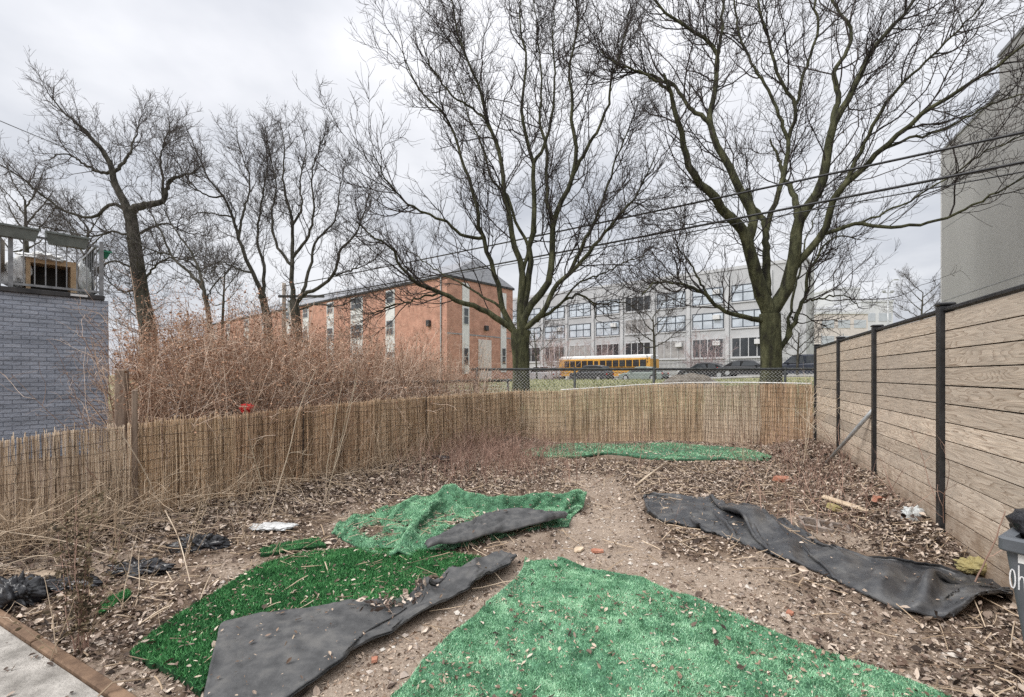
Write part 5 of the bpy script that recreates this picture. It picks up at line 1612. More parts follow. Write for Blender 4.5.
b1 = sprout(P_, np.full(P_.shape[:2], .003), 3.0, .2, (.4, 1.1), (.08, .3), (.0012, .002), 6, .2, 0, .4, .001, None, .6)
mb.tubes(*b1, 3)
# thin upright straws against the reeds
n2 = 520
t2 = rng.random(n2) * .95 + .03; w2 = -.04 - .3 * rng.random(n2)
x = REED_L0[0] + dd[0] * t2 + nn_[0] * w2; y = REED_L0[1] + dd[1] * t2 + nn_[1] * w2
P_, R_ = stalks(x, y, rng.uniform(.25, .95, n2), rng.uniform(.0016, .0035, n2), .28)
mb.tubes(P_, R_, 4); b1 = sprout(P_, R_, 3, .4, (.3, .9), (.08, .25), (.001, .0016), 5, .2, 0, .3, .001, None, .6); mb.tubes(*b1, 3)
tag(obj('dry_straw', mb, M['straw']), 'tangled dry straw along the foot of the reed line', None, None, 'stuff')

# reddish dead stems towards the back
n = 1700
x = rng.normal(-.55, .75, n); y = rng.normal(8.3, .95, n)
ok = (reed_d(x, y) < -.1) & (y < 10.2) & (y > 6.2)
x, y = x[ok], y[ok]
n3 = 500
x3 = rng.uniform(.3, 5.6, n3); y3 = rng.normal(9.6, .5, n3); ok = (y3 < 9.9 - .05 * x3); x3, y3 = x3[ok], y3[ok]
n4 = 260
y4 = rng.uniform(4.2, 8.6, n4); x4 = fence_x(y4) - .25 - np.abs(rng.normal(0, .7, n4))
x = np.concatenate([x, x3, x4]); y = np.concatenate([y, y3, y4]); n = len(x)
ok = ~inside(gS[::3, ::3], x, y); x, y = x[ok], y[ok]; n = len(x)
P_, R_ = stalks(x, y, np.clip(rng.lognormal(-1.15, .4, n), .1, .75), rng.uniform(.002, .0045, n), .35, 7)
mb = MB().tubes(P_, R_, 4)
b1 = sprout(P_, R_, 7, .25, (.3, .9), (.08, .28), (.0012, .0022), 5, .2, .02, .3, .001, None, .6); mb.tubes(*b1, 3)
tag(obj('dead_stems', mb, M['deadstem']), 'short reddish dead stems standing in the leaf litter towards the back', None, None, 'stuff')


def weed(px, py, hpx, nst, label, mtl='straw', lean=.18, branch=5.0, r=.005, name='dead_weed', lr=(.12, .4), bias=(0, 0), leafy=0, group='dead weeds in the yard'):
    """a single dead weed rooted at a ground pixel, hpx pixels tall"""
    c = ground_pt(px, py); h = hpx * c[1] / F
    st = np.repeat(c[None], nst, 0) + rng.normal(0, .02, (nst, 3)) * [1, 1, 0]
    d = np.stack([rng.normal(bias[0], lean, nst), rng.normal(bias[1], lean, nst), np.ones(nst)], 1)
    P_ = walk(st, d, rng.uniform(.7, 1.05, nst) * h * 1.05, 12, .06, .0)
    R_ = np.full((nst, 1), r) * rng.uniform(.7, 1.1, (nst, 1)) * np.linspace(1, .4, 12)[None]
    root = thing(name, label, 'weed', tuple(c), 0, group)
    mb = MB().tubes(P_, R_, 5)
    b1 = sprout(P_, R_, branch, .2, (.4, 1.0), lr, (r * .35, r * .6), 8, .14, .02, .35, .0012, None, .5)
    if b1:
        mb.tubes(*b1, 4)
        b2 = sprout(b1[0], b1[1], branch * 1.2, .25, (.4, 1.0), (lr[0] * .4, lr[1] * .5), (r * .25, r * .4), 5, .18, .02, .3, .001, None, .6)
        if b2: mb.tubes(*b2, 3)
    obj('stems', mb, M[mtl], root)
    if leafy:
        i = rng.integers(0, nst, leafy); j = rng.integers(2, 12, leafy)
        q = P_[i, j] + rng.normal(0, .018, (leafy, 3)); u_ = rng.normal(0, 1, (leafy, 3)); u_ /= np.linalg.norm(u_, axis=1, keepdims=True)
        obj('shrivelled_leaves', MB().add(*leaves(q, u_, np.clip(rng.lognormal(-3.9, .4, leafy), .008, .04), .9, .6)), M['weed_leaf'], root)
    return root


weed(82, 652, 150, 9, 'tall shaggy brown dead weed standing beside the timber edging board', 'deadstem', .07, 9, .004, leafy=1300, lr=(.05, .16))
weed(60, 660, 90, 4, 'low dead weed at the foot of the tallest one by the edging', 'straw', .4, 6, .003, leafy=40)
weed(128, 610, 70, 5, 'small tangled dead weed between the tall one and the green turf scrap', 'straw', .5, 6, .003, leafy=20)
weed(188, 560, 80, 6, 'bushy dead weed drooping over the torn black bag', 'straw', .5, 6, .003, leafy=50)
weed(268, 520, 150, 2, 'pair of pale straw stems leaning up the brownish reed roll beside white rubbish', 'palestem', .12, 2, .007, bias=(.15, .1))
weed(325, 505, 130, 3, 'tall pale straw stems in front of the brownish reed roll', 'palestem', .14, 3, .006, bias=(.1, .05))
weed(385, 485, 70, 4, 'dead weed between the long reed line and the pale crumpled turf', 'straw', .3, 5, .004)
weed(805, 465, 95, 2, 'pale branching sapling before the darker corner reed roll', 'palestem', .10, 6, .010, lr=(.3, .8))
weed(598, 462, 40, 2, 'short pale stem standing in front of the far turf strip', 'palestem', .2, 4, .006)
weed(745, 470, 40, 4, 'low pale weed in the leaves near the right end of the turf strip', 'straw', .4, 5, .004)
weed(845, 462, 55, 6, 'grey brown weed clump at the foot of the brace pipe', 'deadstem', .4, 6, .004)
weed(945, 535, 110, 5, 'dark red thin-branched weed growing against the nearest black fence post', 'deadstem', .35, 6, .004, lr=(.15, .45))
weed(975, 590, 120, 1, 'single dark bent twig rising over the end of the black sheet', 'deadstem', .08, 3, .006, bias=(.1, 0), lr=(.2, .6))
weed(900, 500, 45, 6, 'brown weed clump in the leaf bank between two fence posts', 'deadstem', .4, 6, .004)
weed(812, 505, 40, 5, 'brown weed clump just behind the middle of the black sheet', 'deadstem', .4, 6, .004)
weed(640, 470, 60, 3, 'thin dark weed in the leaves behind the near end of the sheet', 'deadstem', .2, 5, .004)
weed(110, 560, 110, 4, 'leaning straw weed before the tattered greyish reed roll', 'straw', .35, 4, .004, bias=(.3, 0))
weed(20, 560, 60, 8, 'sprawling straw clump behind the black bag at the slab corner', 'straw', .8, 5, .003, bias=(.4, 0))
weed(245, 545, 60, 6, 'small straw clump left of the white rubbish', 'straw', .5, 5, .003)
# loose long straws lying across the litter
for k, (a_, b_, lab) in enumerate((((0, 560), (118, 566), 'long bent straw lying low across the tangle before the greyish reed roll'), ((118, 428), (166, 520), 'thick pale straw leaning diagonally on the yellow reed roll'), ((86, 468), (126, 522), 'dark thin stick leaning on the greyish reed roll'),
                                ((0, 600), (62, 562), 'pale thin straw crossing above the black bag'), ((165, 535), (190, 590), 'pale straw standing before the torn black bag'))):
    if k in (1, 2):
        x, y = on_reed(a_[0]); p0 = np.array(at(a_[0], a_[1], y - .12)); p1 = ground_pt(*b_)
    else:
        p0 = ground_pt(*a_, .22); p1 = ground_pt(*b_, .06)
    tag(obj('straw_stalk', MB().tube([p0, (p0 + p1) / 2 + np.array([.02, 0, .03]), p1], [.0045, .004, .003], 6, True, 12), M['palestem'] if k != 2 else M['deadstem']), lab, 'straw', 'long loose straws by the reed line')
# hedge-like pale shrubs before the school
def shrub(px, base, hpx, y, wpx, label, mtl):
    c = np.array(at(px, base, y)); c[2] = float(T(c[0], c[1])); n = 46; w = wpx * y / F; h = hpx * y / F
    st = np.repeat(c[None], n, 0) + rng.normal(0, .25, (n, 3)) * [w * .5, .4, 0]
    P_ = walk(st, np.stack([rng.normal(0, .35, n), rng.normal(0, .3, n), np.ones(n)], 1), rng.uniform(.6, 1.05, n) * h, 8, .12, .02)
    R_ = np.full((n, 1), .014) * np.linspace(1, .5, 8)[None]
    mb = MB().tubes(P_, R_, 4)
    for _ in range(2):
        b = sprout(P_, R_, 3.0, .2, (.4, 1.0), (.3, .9), (.008, .011), 6, .2, .02, .3, .008, None, .7)
        mb.tubes(*b, 3); P_, R_ = b
    root = thing('bare_shrub', label, 'shrub', tuple(c), 0, 'bare shrubs before the school')
    obj('branches', mb, M[mtl], root)


M['pinktwig'] = mat('pinkish_twigs', (.26, .17, .16), (.52, .43, .42), 3, .85, island=.8)
shrub(700, 377, 50, 46, 60, 'pinkish bare shrub before the school windows, left of the mossy trunk', 'pinktwig')
shrub(552, 380, 60, 46, 40, 'pinkish bare shrub between the spreading tree and the bus', 'pinktwig')
shrub(604, 379, 48, 61, 34, 'pinkish bare shrub behind the school bus', 'pinktwig')
# ------------------------------------------------------------------ school
UANG = math.atan2(U[1], U[0])                                  # local x runs along U (away, to the left); the facade looks along -local... 
E0 = np.array([31.3, 50.0])                           # right end of the facade
sz = float(T(*E0)) - .2
ROOF = EYE + 12.25
sch = thing('school_building', 'long pale grey three-storey school building with dark framed windows', 'building', (E0[0], E0[1], 0), UANG)
# local frame: x along U, local +y = U rotated by +90 = (-.655,-.755) = towards the street
LEN = 62.0
obj('wall', MB().box((0, -5, sz - 1), (LEN, 0, ROOF)), M['school_wall'], sch, world=False)
obj('parapet', MB().box((-.06, -5.06, ROOF + .003), (LEN + .06, .08, ROOF + .35)), M['school_trim'], sch, world=False)
wl = [(2.5 + 2.97 * k) * 1.5266 for k in range(12)]
mb = MB()
for k, x0 in enumerate(wl):
    mb.box((x0 - .62, .003, sz - .5), (x0 - .22, .20, ROOF - .6))
obj('pilaster', mb, M['school_trim'], sch, world=False)['kind'] = 'stuff'
rows = [(10.0, 11.95), (7.0, 8.95), (3.55, 5.85)]
sills = MB()
for k, x0 in enumerate(wl[:11]):
    for r_, (z0, z1) in enumerate(rows):
        x1 = x0 + 3.66
        dark = (k == 3) or r_ == 2
        mb = MB()
        b_ = .09
        mb.box((x0, .005, z0), (x1, .07, z0 + b_)); mb.box((x0, .005, z1 - b_), (x1, .07, z1))
        nv_ = 3 if not dark else 4
        for j in range(nv_ + 1):
            xx = x0 + (x1 - x0 - b_) * j / nv_
            mb.box((xx, .006, z0 + b_), (xx + b_, .072, z1 - b_))
        if not dark:
            zm = z0 + (z1 - z0) * .52
            for j in range(nv_):
                xx = x0 + (x1 - x0 - b_) * j / nv_
                mb.box((xx + b_, .007, zm), (xx + (x1 - x0 - b_) / nv_, .07, zm + b_))
        w = obj('window', mb, M['frame_dark'] if not dark else M['school_trim'], sch, world=False)
        g_ = 'blind' if (dark and (k + r_) % 3 == 1) else ('glass_dark' if dark else 'glass_sky_paint')
        obj('pane', MB().box((x0 + .02, .002, z0 + .02), (x1 - .02, .03, z1 - .02)), M[g_], w, world=False)
        if (k, r_) in ((1, 0), (1, 1), (6, 1), (0, 2), (1, 2), (2, 2), (4, 1)):
            ac = MB().bbox((x0 + .35, .0725, z1 - .85), (x0 + 1.15, .45, z1 - .30), .02)
            obj('air_conditioner', ac, M['white_paint'], sch, world=False)
        sills.box((x0 - .08, .004, z0 - .14), (x1 + .08, .12, z0 - .002))
obj('window_sill', sills, M['school_trim'], sch, world=False)['kind'] = 'stuff'

# picket fence before the school
pf = thing('picket_fence', 'black iron picket fence along the front of the pale school', 'fence', tuple(np.append(E0 - Vv * 2.6, 0)), UANG)
mb = MB(); pz = lambda x: float(T(*(E0 - Vv * 2.6 + U * x)))
for k in range(190):
    x = -5 + k * .16
    z = pz(x); mb.box((x, -.012, z), (x + .03, .012, z + 1.9))
obj('pickets', mb, M['black_metal'], pf, world=False)
mb = MB()
for x in np.arange(-5, 25, 3.0):
    z = pz(x + 1.5)
    mb.box((x, .0125, z + .25), (x + 3.0, .035, z + .29)); mb.box((x, .0125, z + 1.6), (x + 3.0, .035, z + 1.64))
obj('rail', mb, M['black_metal'], pf, world=False)

# ------------------------------------------------------------------ red brick building
C0 = np.array([-5.95, 43.0]); BZ = float(T(*C0)) - .3; EAVE = EYE + 9.0
bk = thing('brick_building', 'orange red brick building with white panel strips and a grey hipped roof', 'building', (C0[0], C0[1], 0), UANG)
# local x along U; local y towards the street; end wall on x = 0
BL, BW = 68.0, 9.2
obj('wall', MB().box((0, -BW, BZ), (BL, 0, EAVE)), M['red_brick'], bk, world=False)
mb = MB(); e_ = .14
mb.box((-e_, -BW - e_, EAVE + .003), (BL + e_, e_, EAVE + .20))
obj('eave_band', mb, M['roof_dark'], bk, world=False)
ridge = EYE + 11.6
v = [(-e_, e_, EAVE + .202), (BL, e_, EAVE + .202), (BL, -BW - e_, EAVE + .202), (-e_, -BW - e_, EAVE + .202), (.9, -BW / 2, ridge), (BL - 1, -BW / 2, ridge)]
obj('roof', MB().add(v, [(0, 1, 5, 4), (2, 3, 4, 5)], [(3, 0, 4), (1, 2, 5)]), M['slate'], bk, world=False)
# on the end wall: points out of the wall at local x = 0, facing -x; along local y
def strip_end(y0, y1, z0, z1, wins):
    p = obj('white_panel', MB().box((-.06, y0, z0), (-.003, y1, z1)), M['white_paint'], bk, world=False)
    for w0, w1 in wins:
        f = obj('window', MB().box((-.10, y0 + .12, w0), (-.063, y1 - .12, w1)), M['school_trim'], bk, world=False)
        zm = (w0 + w1) / 2
        obj('pane', MB().box((-.115, y0 + .2, w0 + .07), (-.102, y1 - .2, zm - .04)).box((-.115, y0 + .2, zm + .04), (-.102, y1 - .2, w1 - .07)), M['glass_dark'], f, world=False)
def strip_side(x0, x1, z0, z1, wins):
    p = obj('white_panel', MB().box((x0, .003, z0), (x1, .06, z1)), M['white_paint'], bk, world=False)
    for w0, w1 in wins:
        f = obj('window', MB().box((x0 + .15, .063, w0), (x1 - .15, .10, w1)), M['school_trim'], bk, world=False)
        zm = (w0 + w1) / 2
        obj('pane', MB().box((x0 + .25, .102, w0 + .08), (x1 - .25, .115, zm - .04)).box((x0 + .25, .102, zm + .04), (x1 - .25, .115, w1 - .08)), M['glass_dark'], f, world=False)
# end wall: pixel -> local y (towards away = negative)
def ylocal(px):
    a = (px - CX) / F; t = (C0[0] - a * C0[1]) / (a * .8675 - 1) * -1 if False else (a * C0[1] - C0[0]) / (.8675 - a)
    return -t * 1.3239
def xlocal(px):
    a = (px - CX) / F; t = (C0[0] - a * C0[1]) / (a + 1.153)
    return t * 1.526
W3 = [(2.2, 3.9), (5.2, 6.9), (8.2, 9.9)]
strip_end(ylocal(469), ylocal(462), 1.6, EAVE - .25, [(2.4, 4.1), (6.3, 7.9)])
strip_end(ylocal(506), ylocal(500.5), 1.8, EAVE - .5, [(2.6, 4.3), (6.4, 8.0)])
for a_, b_ in ((386, 395), (351, 363), (327, 334), (303, 309), (286, 291), (262, 267), (244, 249), (226, 230), (214, 217)):
    strip_side(xlocal(b_), xlocal(a_), 1.5, EAVE - .2, [(2.2, 3.9), (5.6, 7.2), (8.9, 10.2)])
obj('drainpipe', MB().tube([(xlocal(441.5), .09, BZ), (xlocal(441.5), .09, EAVE)], .07, 8), M['galv'], bk, world=False)
obj('wall_lamp', MB().bbox((xlocal(431), .003, 6.1), (xlocal(428), .3, 6.7), .03), M['iron'], bk, world=False)
obj('wall_lamp', MB().bbox((-.3, ylocal(487), 5.9), (-.003, ylocal(484), 6.4), .03), M['iron'], bk, world=False)
fd = obj('service_door', MB().bbox((-.08, ylocal(491), BZ), (-.003, ylocal(478), 5.0), .01), M['tan_brick'], bk, world=False)
obj('belt_course', MB().box((-.03, -BW, 5.3), (-.0035, -.003, 5.42)), M['slate'], bk, world=False)

M['pale_pole'] = mat('pale_pole_wood', (.24, .20, .17), (.40, .35, .30), 4, .85)
# utility pole before the low wing
pp = np.array(at(284, 360, 29.0))
pl = thing('utility_pole', 'pale wooden utility pole with a crossarm and drum before the brick wing', 'utility pole', (pp[0], pp[1], float(T(pp[0], pp[1]))))
ztop = EYE + (HY - 283) * 29 / F
obj('pole', MB().tube([(pp[0], pp[1], .3), (pp[0], pp[1], ztop)], [.15, .11], 10), M['pale_pole'], pl, smooth=True)
obj('crossarm', MB().bbox((pp[0] - .2, pp[1] - .36, ztop - .95), (pp[0] + 2.6, pp[1] - .25, ztop - .80), .01), M['iron'], pl)
obj('transformer', MB().cyl((pp[0] + .5, pp[1] - .1, ztop - 1.5), (0, 0, 1), .22, .75, 14), M['galv'], pl)


# ------------------------------------------------------------------ overhead cables
def cable(a_, b_, r, label, sag=.35, n=60, group='overhead cables across the lot'):
    a_, b_ = np.array(a_), np.array(b_); t = np.linspace(0, 1, n)[:, None]
    P_ = a_ + (b_ - a_) * t; P_[:, 2] -= (sag * 4 * t * (1 - t))[:, 0]
    return tag(obj('overhead_cable', MB().tubes(P_[None], np.full((1, n), r), 6), M['black_metal']), label, 'cable', group)


cable(at(284, 286, 29), at(1090, 118, 8.2), .026, 'upper of the thick black cables crossing both big trees', .10)
cable(at(290, 300, 29), at(1100, 147, 8.0), .028, 'lower thick black cable crossing both big trees', .12)
cable(at(296, 301, 29), at(1110, 156, 8.4), .014, 'thin cable running just under the lower thick one', .05)
cable(at(-60, 95, 12), at(113, 166, 20.5), .012, 'single dark cable slanting down to the crooked tree', .05)
cable(at(110, 330, 20), at(284, 304, 28.8), .012, 'slack thin cable running to the utility pole above the thicket', .2)

# ------------------------------------------------------------------ grey rendered building on the right
OFF = 6.0
gw = thing('rendered_building', 'windowless grey rendered building with a stepped roofline behind the board fence', 'building', (fence_x(0) + OFF, 0, 0), ANG)
# local x runs along the fence direction; local -y is away from the yard
ll = lambda y: y * CS
o0 = np.array([fence_x(0) + OFF, 0])
yA, yB = 16.85, 13.35
H1, H2 = EYE + 223 * 16.85 / F, EYE + 318 * 13.35 / F
obj('wall', MB().box((ll(yB), -14, -1), (ll(yA), 0, H1)), M['stucco'], gw, world=False)
obj('tall_wall', MB().box((ll(3.0), -14, -1), (ll(yB) - .004, .004, H2)), M['stucco'], gw, world=False)
obj('coping', MB().box((ll(yB) + .005, -14.05, H1 + .002), (ll(yA) + .05, .03, H1 + .09)).box((ll(3.0), -14.05, H2 + .002), (ll(yB) + .03, .035, H2 + .09)), M['slate'], gw, world=False)
obj('corner_bead', MB().box((ll(yA) + .001, -.10, -1), (ll(yA) + .05, .02, H1)), M['stucco_trim'], gw, world=False)
mb = MB()
mb.box((ll(yB) + .01, .0005, EYE + 2.62), (ll(yA) - .01, .004, EYE + 2.64))
mb.box((ll(yB) + .01, .0005, EYE + 5.2), (ll(yA) - .01, .004, EYE + 5.215))
mb.box((ll(3.0) + .01, .0048, EYE + 2.62), (ll(yB) - .01, .008, EYE + 2.64)).box((ll(3.0) + .01, .0048, EYE + 5.2), (ll(yB) - .01, .008, EYE + 5.215))
obj('render_joint', mb, M['slate'], gw, world=False)

# ------------------------------------------------------------------ blue grey garage with a roof terrace
GC = np.array([-7.9, 9.2]); GANG = math.atan2(Vv[1], Vv[0])
ga = thing('brick_garage', 'blue grey painted brick garage with a railed roof terrace', 'garage', (GC[0], GC[1], 0), GANG)
GH = EYE + 77 * 9.2 / F
obj('wall', MB().box((-5, 0, -.3), (0, 5, GH - .06)), M['garage_brick'], ga, world=False)
obj('roof_edge', MB().bbox((-5.05, -.05, GH - .057), (-.06, 5.05, GH + .03), .008), M['roof_dark'], ga, world=False)
mb = MB()
for k in range(3):
    x = (-3.2, -1.9, -.55)[k]; mb.box((x, -.058, GH - .03), (x + (.3, .18, .24)[k], -.052, GH + .01))
obj('flashing', mb, M['white_paint'], ga, world=False)
ra_ = thing('terrace_railing', 'grey metal railing of thin bars round the garage roof', 'railing', (GC[0], GC[1], GH + .03), GANG)
RH = .93
def rl(lo, hi): return MB().box(lo, hi)
mb = MB()
for x in np.arange(-3.4, -.1, .14):
    mb.box((x, .03, .092), (x + .016, .046, RH))
for y in np.arange(.25, 4.0, .215):
    mb.box((-.19, y, .092), (-.174, y + .016, RH))
obj('bars', mb, M['rail_grey'], ra_, world=False)
obj('top_rail', MB().box((-3.5, .02, RH + .001), (-.14, .056, RH + .04)).box((-.20, .058, RH + .001), (-.16, 4.0, RH + .04)), M['rail_grey'], ra_, world=False)
obj('bottom_rail', MB().box((-3.5, .02, .05), (-.14, .056, .09)).box((-.20, .058, .05), (-.16, 4.0, .09)), M['rail_grey'], ra_, world=False)
for x, y in ((-.13, .0), (-1.34, .0), (-.19, 4.0)):
    obj('post', MB().box((x, y, 0), (x + .06, y + .06, RH + .12)), M['rail_grey'], ra_, world=False)
mb = MB()
for k in range(16):
    mb.tube([(-.185, .3 + k * .05, .1), (-.182, .55 + k * .05, RH)], .004, 3, False)
    mb.tube([(-.185, .55 + k * .05, .1), (-.182, .3 + k * .05, RH)], .004, 3, False)
obj('wire_mesh', mb, M['chain'], ra_, world=False)


def planter(x0, x1, mtl, label, y=-.11, z=.80, h=.20):
    p = thing('planter_box', label, 'planter', tuple(np.append(GC + Vv * ((x0 + x1) / 2), GH + .03 + z)), GANG, 'planter boxes along the terrace railing')
    L_ = (x1 - x0) / 2; mb = MB()
    o = [(-L_ + .05, y + .02, 0), (L_ - .05, y + .02, 0), (L_ - .05, y + .17, 0), (-L_ + .05, y + .17, 0)]
    u = [(-L_, y - .03, h), (L_, y - .03, h), (L_, y + .22, h), (-L_, y + .22, h)]
    i_ = [(-L_ + .02, y - .01, h), (L_ - .02, y - .01, h), (L_ - .02, y + .20, h), (-L_ + .02, y + .20, h)]
    s_ = [(-L_ + .03, y, h - .05), (L_ - .03, y, h - .05), (L_ - .03, y + .19, h - .05), (-L_ + .03, y + .19, h - .05)]
    mb.add(o + u + i_ + s_, [(3, 2, 1, 0)] + [(a + k * 4, (a + 1) % 4 + k * 4, (a + 1) % 4 + k * 4 + 4, a + k * 4 + 4) for k in range(3) for a in range(4)] + [(12, 13, 14, 15)])
    obj('trough', mb, mtl, p, world=False)
    obj('rim', MB().box((-L_ - .012, y - .042, h - .03), (L_ + .012, y - .031, h + .004)), mtl, p, world=False)


planter(-2.3, -.955, M['planter'], 'long grey green planter box at the outer left of the terrace railing', z=.86)
planter(-.885, -.29, M['planter'], 'grey green planter box on the terrace rail near the garage corner', z=.85)
planter(-.12, .045, M['planter_green'], 'bright green planter box sticking out past the railing corner', y=.05, z=.76, h=.13)
tl = lambda x, y, z: tuple(np.append(GC + Vv * x + np.array([-.755, .655]) * y, GH + .03 + z))
ct = thing('wooden_crate', 'open plywood box frame under white sheeting on the garage roof', 'crate', tl(-.78, .30, 0), GANG)
mb = MB().box((-.33, 0, .53), (.36, .5, .63)).box((.27, 0, 0), (.36, .5, .529)).box((-.33, 0, 0), (-.27, .5, .529)).box((-.269, .45, 0), (.269, .5, .529))
obj('frame', mb, M['crate_wood'], ct, world=False)
obj('inside', MB().box((-.26, .40, .01), (.26, .44, .52)), M['recess_shade'], ct, world=False)  # near-black panel, the box's inner shade put into its colour
c = tl(-.88, .50, .66); tag(origin(lump(c, (.36, .30, .09), M['tarp'], 'white_sheeting', 41, 54, 30, .4, 2.6), c), 'crumpled white plastic sheeting over the plywood box', 'sheeting')
c = tl(-1.22, .40, .30); tag(origin(lump(c, (.15, .2, .30), M['tarp'], 'white_bundle', 42, 44, 26, .35, 2.2), c), 'pale wrapped bundle beside the plywood box on the terrace', 'bundle')
c = tl(-.30, .50, .30); tag(origin(lump(c, (.08, .18, .34), M['plastic_clear'], 'clear_sheeting', 43, 44, 26, .35, 2.2), c), 'milky plastic sheeting hanging at the terrace corner', 'sheeting')
c = tl(-1.52, .25, .0)
dr_ = thing('brown_drum', 'brown drum at the outer end of the roof terrace', 'drum', c)
obj('body', MB().tube([np.array(c) + [0, 0, .30], np.array(c) + [0, 0, .55], np.array(c) + [0, 0, .84]], .15, 16), M['grill'], dr_, smooth=True)
for a_ in range(3):
    o_ = np.array([math.cos(a_ * 2.1) * .10, math.sin(a_ * 2.1) * .10, 0])
    obj('leg', MB().tube([np.array(c) + o_ * 1.3, np.array(c) + o_ + [0, 0, .36]], .015, 6), M['iron'], dr_)

# ------------------------------------------------------------------ far buildings, distance haze put into their pale paint
def far_block(name, label, px0, px1, top, y, depth, mtl, bands, base=1.0, vert=0, rzv=0.0, gls='far_glass'):
    x0, x1 = (px0 - CX) / F * y, (px1 - CX) / F * y; zt = EYE + (HY - top) * y / F
    r_ = thing(name, label, 'building', (x0, y, 0), 0, 'far pale buildings')
    W_ = x1 - x0
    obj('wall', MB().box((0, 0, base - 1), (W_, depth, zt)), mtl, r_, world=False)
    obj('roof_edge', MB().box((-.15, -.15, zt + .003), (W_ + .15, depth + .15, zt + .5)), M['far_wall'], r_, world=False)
    for b0, b1 in bands:
        n = max(2, int(W_ / 3.2)); w = W_ / n
        for k in range(n):
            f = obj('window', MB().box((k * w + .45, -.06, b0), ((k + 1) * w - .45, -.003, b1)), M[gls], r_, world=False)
    return r_


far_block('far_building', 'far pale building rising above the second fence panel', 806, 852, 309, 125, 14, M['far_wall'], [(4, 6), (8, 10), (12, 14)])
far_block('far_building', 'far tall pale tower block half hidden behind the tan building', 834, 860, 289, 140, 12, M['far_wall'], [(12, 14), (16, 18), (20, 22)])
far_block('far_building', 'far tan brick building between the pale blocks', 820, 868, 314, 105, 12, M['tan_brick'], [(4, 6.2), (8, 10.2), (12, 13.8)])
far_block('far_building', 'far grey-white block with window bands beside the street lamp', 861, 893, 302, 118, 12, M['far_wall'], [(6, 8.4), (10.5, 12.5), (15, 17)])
# tall netting posts
nf = thing('netting_fence', 'tall faint net fence before the far buildings', 'fence', (28.0, 46.5, 0))
for k in range(9):
    x = 28.5 + k * 2.1; y = 46.5 - k * .05
    obj('post', MB().tube([(x, y, 1.0), (x, y, 5.6)], .05, 6), M['galv'], nf)
mb = MB()
for k in range(90):
    x = 28.5 + k * .19; mb.tube([(x, 46.45 - k * .0045, 1.2), (x, 46.45 - k * .0045, 5.5)], .006, 3, False)
for k in range(22):
    mb.tube([(28.5, 46.45, 1.3 + k * .2), (45.5, 46.05, 1.3 + k * .2)], .006, 3, False)
obj('netting', mb, M['galv'], nf)
# street lamp
lp = np.array(at(888, 345, 70.0)); zt = EYE + (HY - 291) * 70 / F
sl_ = thing('street_lamp', 'tall grey street lamp with a curved arm left of the grey wall', 'street lamp', (lp[0], lp[1], 1.2))
obj('pole', MB().tube([(lp[0], lp[1], 1.2), (lp[0], lp[1], zt)], [.14, .09], 8), M['galv'], sl_, smooth=True)
obj('arm', MB().tube([(lp[0], lp[1], zt), (lp[0] + .15, lp[1], zt + .9), (lp[0] + .7, lp[1], zt + 1.6), (lp[0] + 1.15, lp[1], zt + 1.72)], .06, 6, True, 16), M['galv'], sl_, smooth=True)
obj('lamp_head', MB().bbox((lp[0] + .9, lp[1] - .15, zt + 1.62), (lp[0] + 1.55, lp[1] + .15, zt + 1.78), .04), M['galv'], sl_)
obj('crossbar', MB().box((lp[0] - .75, lp[1] - .05, zt - .3), (lp[0] + .75, lp[1] + .05, zt - .2)), M['galv'], sl_)
for s_ in (-1, 1):
    obj('floodlight', MB().bbox((lp[0] + s_ * .6 - .2, lp[1] - .15, zt - .19), (lp[0] + s_ * .6 + .2, lp[1] + .15, zt + .1), .03), M['galv'], sl_)

# ------------------------------------------------------------------ school bus (local x forward, along U)
def wheel(parent, x, y, r, w, name='wheel'):
    t_ = obj(name, MB().cyl((x, y, r), (0, 1, 0), r, w, 22), M['tyre'], parent, world=False)
    s_ = 1 if y > 0 else -1
    obj('rim', MB().cyl((x, y + s_ * (w / 2 + .008), r), (0, 1, 0), r * .58, .03, 16), M['rim'], t_, world=False)
    return t_


def veh(center, name, label, cat, group=None):
    z = float(T(center[0], center[1])) + .025
    return thing(name, label, cat, (center[0], center[1], z), UANG, group)


def section(xs_, half, bottom, top, round_=.12, n=3):
    """lofted body: at each x a rounded cross-section (half width, bottom, top)"""
    rows_ = []
    for x, hw, b_, t_ in zip(xs_, half, bottom, top):
        r_ = min(round_, (t_ - b_) * .45)
        ring_ = [(x, -hw, b_), (x, -hw * 1.0, t_ - r_)] + [(x, -hw + r_ * (1 - math.cos(a)), t_ - r_ + r_ * math.sin(a)) for a in np.linspace(.3, math.pi / 2, n)]
        ring_ += [(p[0], -p[1], p[2]) for p in ring_[::-1]]
        rows_.append(ring_)
    G = np.array(rows_); m = G.shape[1]
    mb = MB().grid(G)
    nn2 = len(xs_)
    for e_ in (0, nn2 - 1):
        mb.add(G[e_], None, [(0, i, i + 1) if e_ else (0, i + 1, i) for i in range(1, m - 1)])
    mb.add(np.stack([G[:, 0], G[:, -1]], 1).reshape(-1, 3), [(2 * i, 2 * i + 1, 2 * i + 3, 2 * i + 2) for i in range(nn2 - 1)])
    return mb


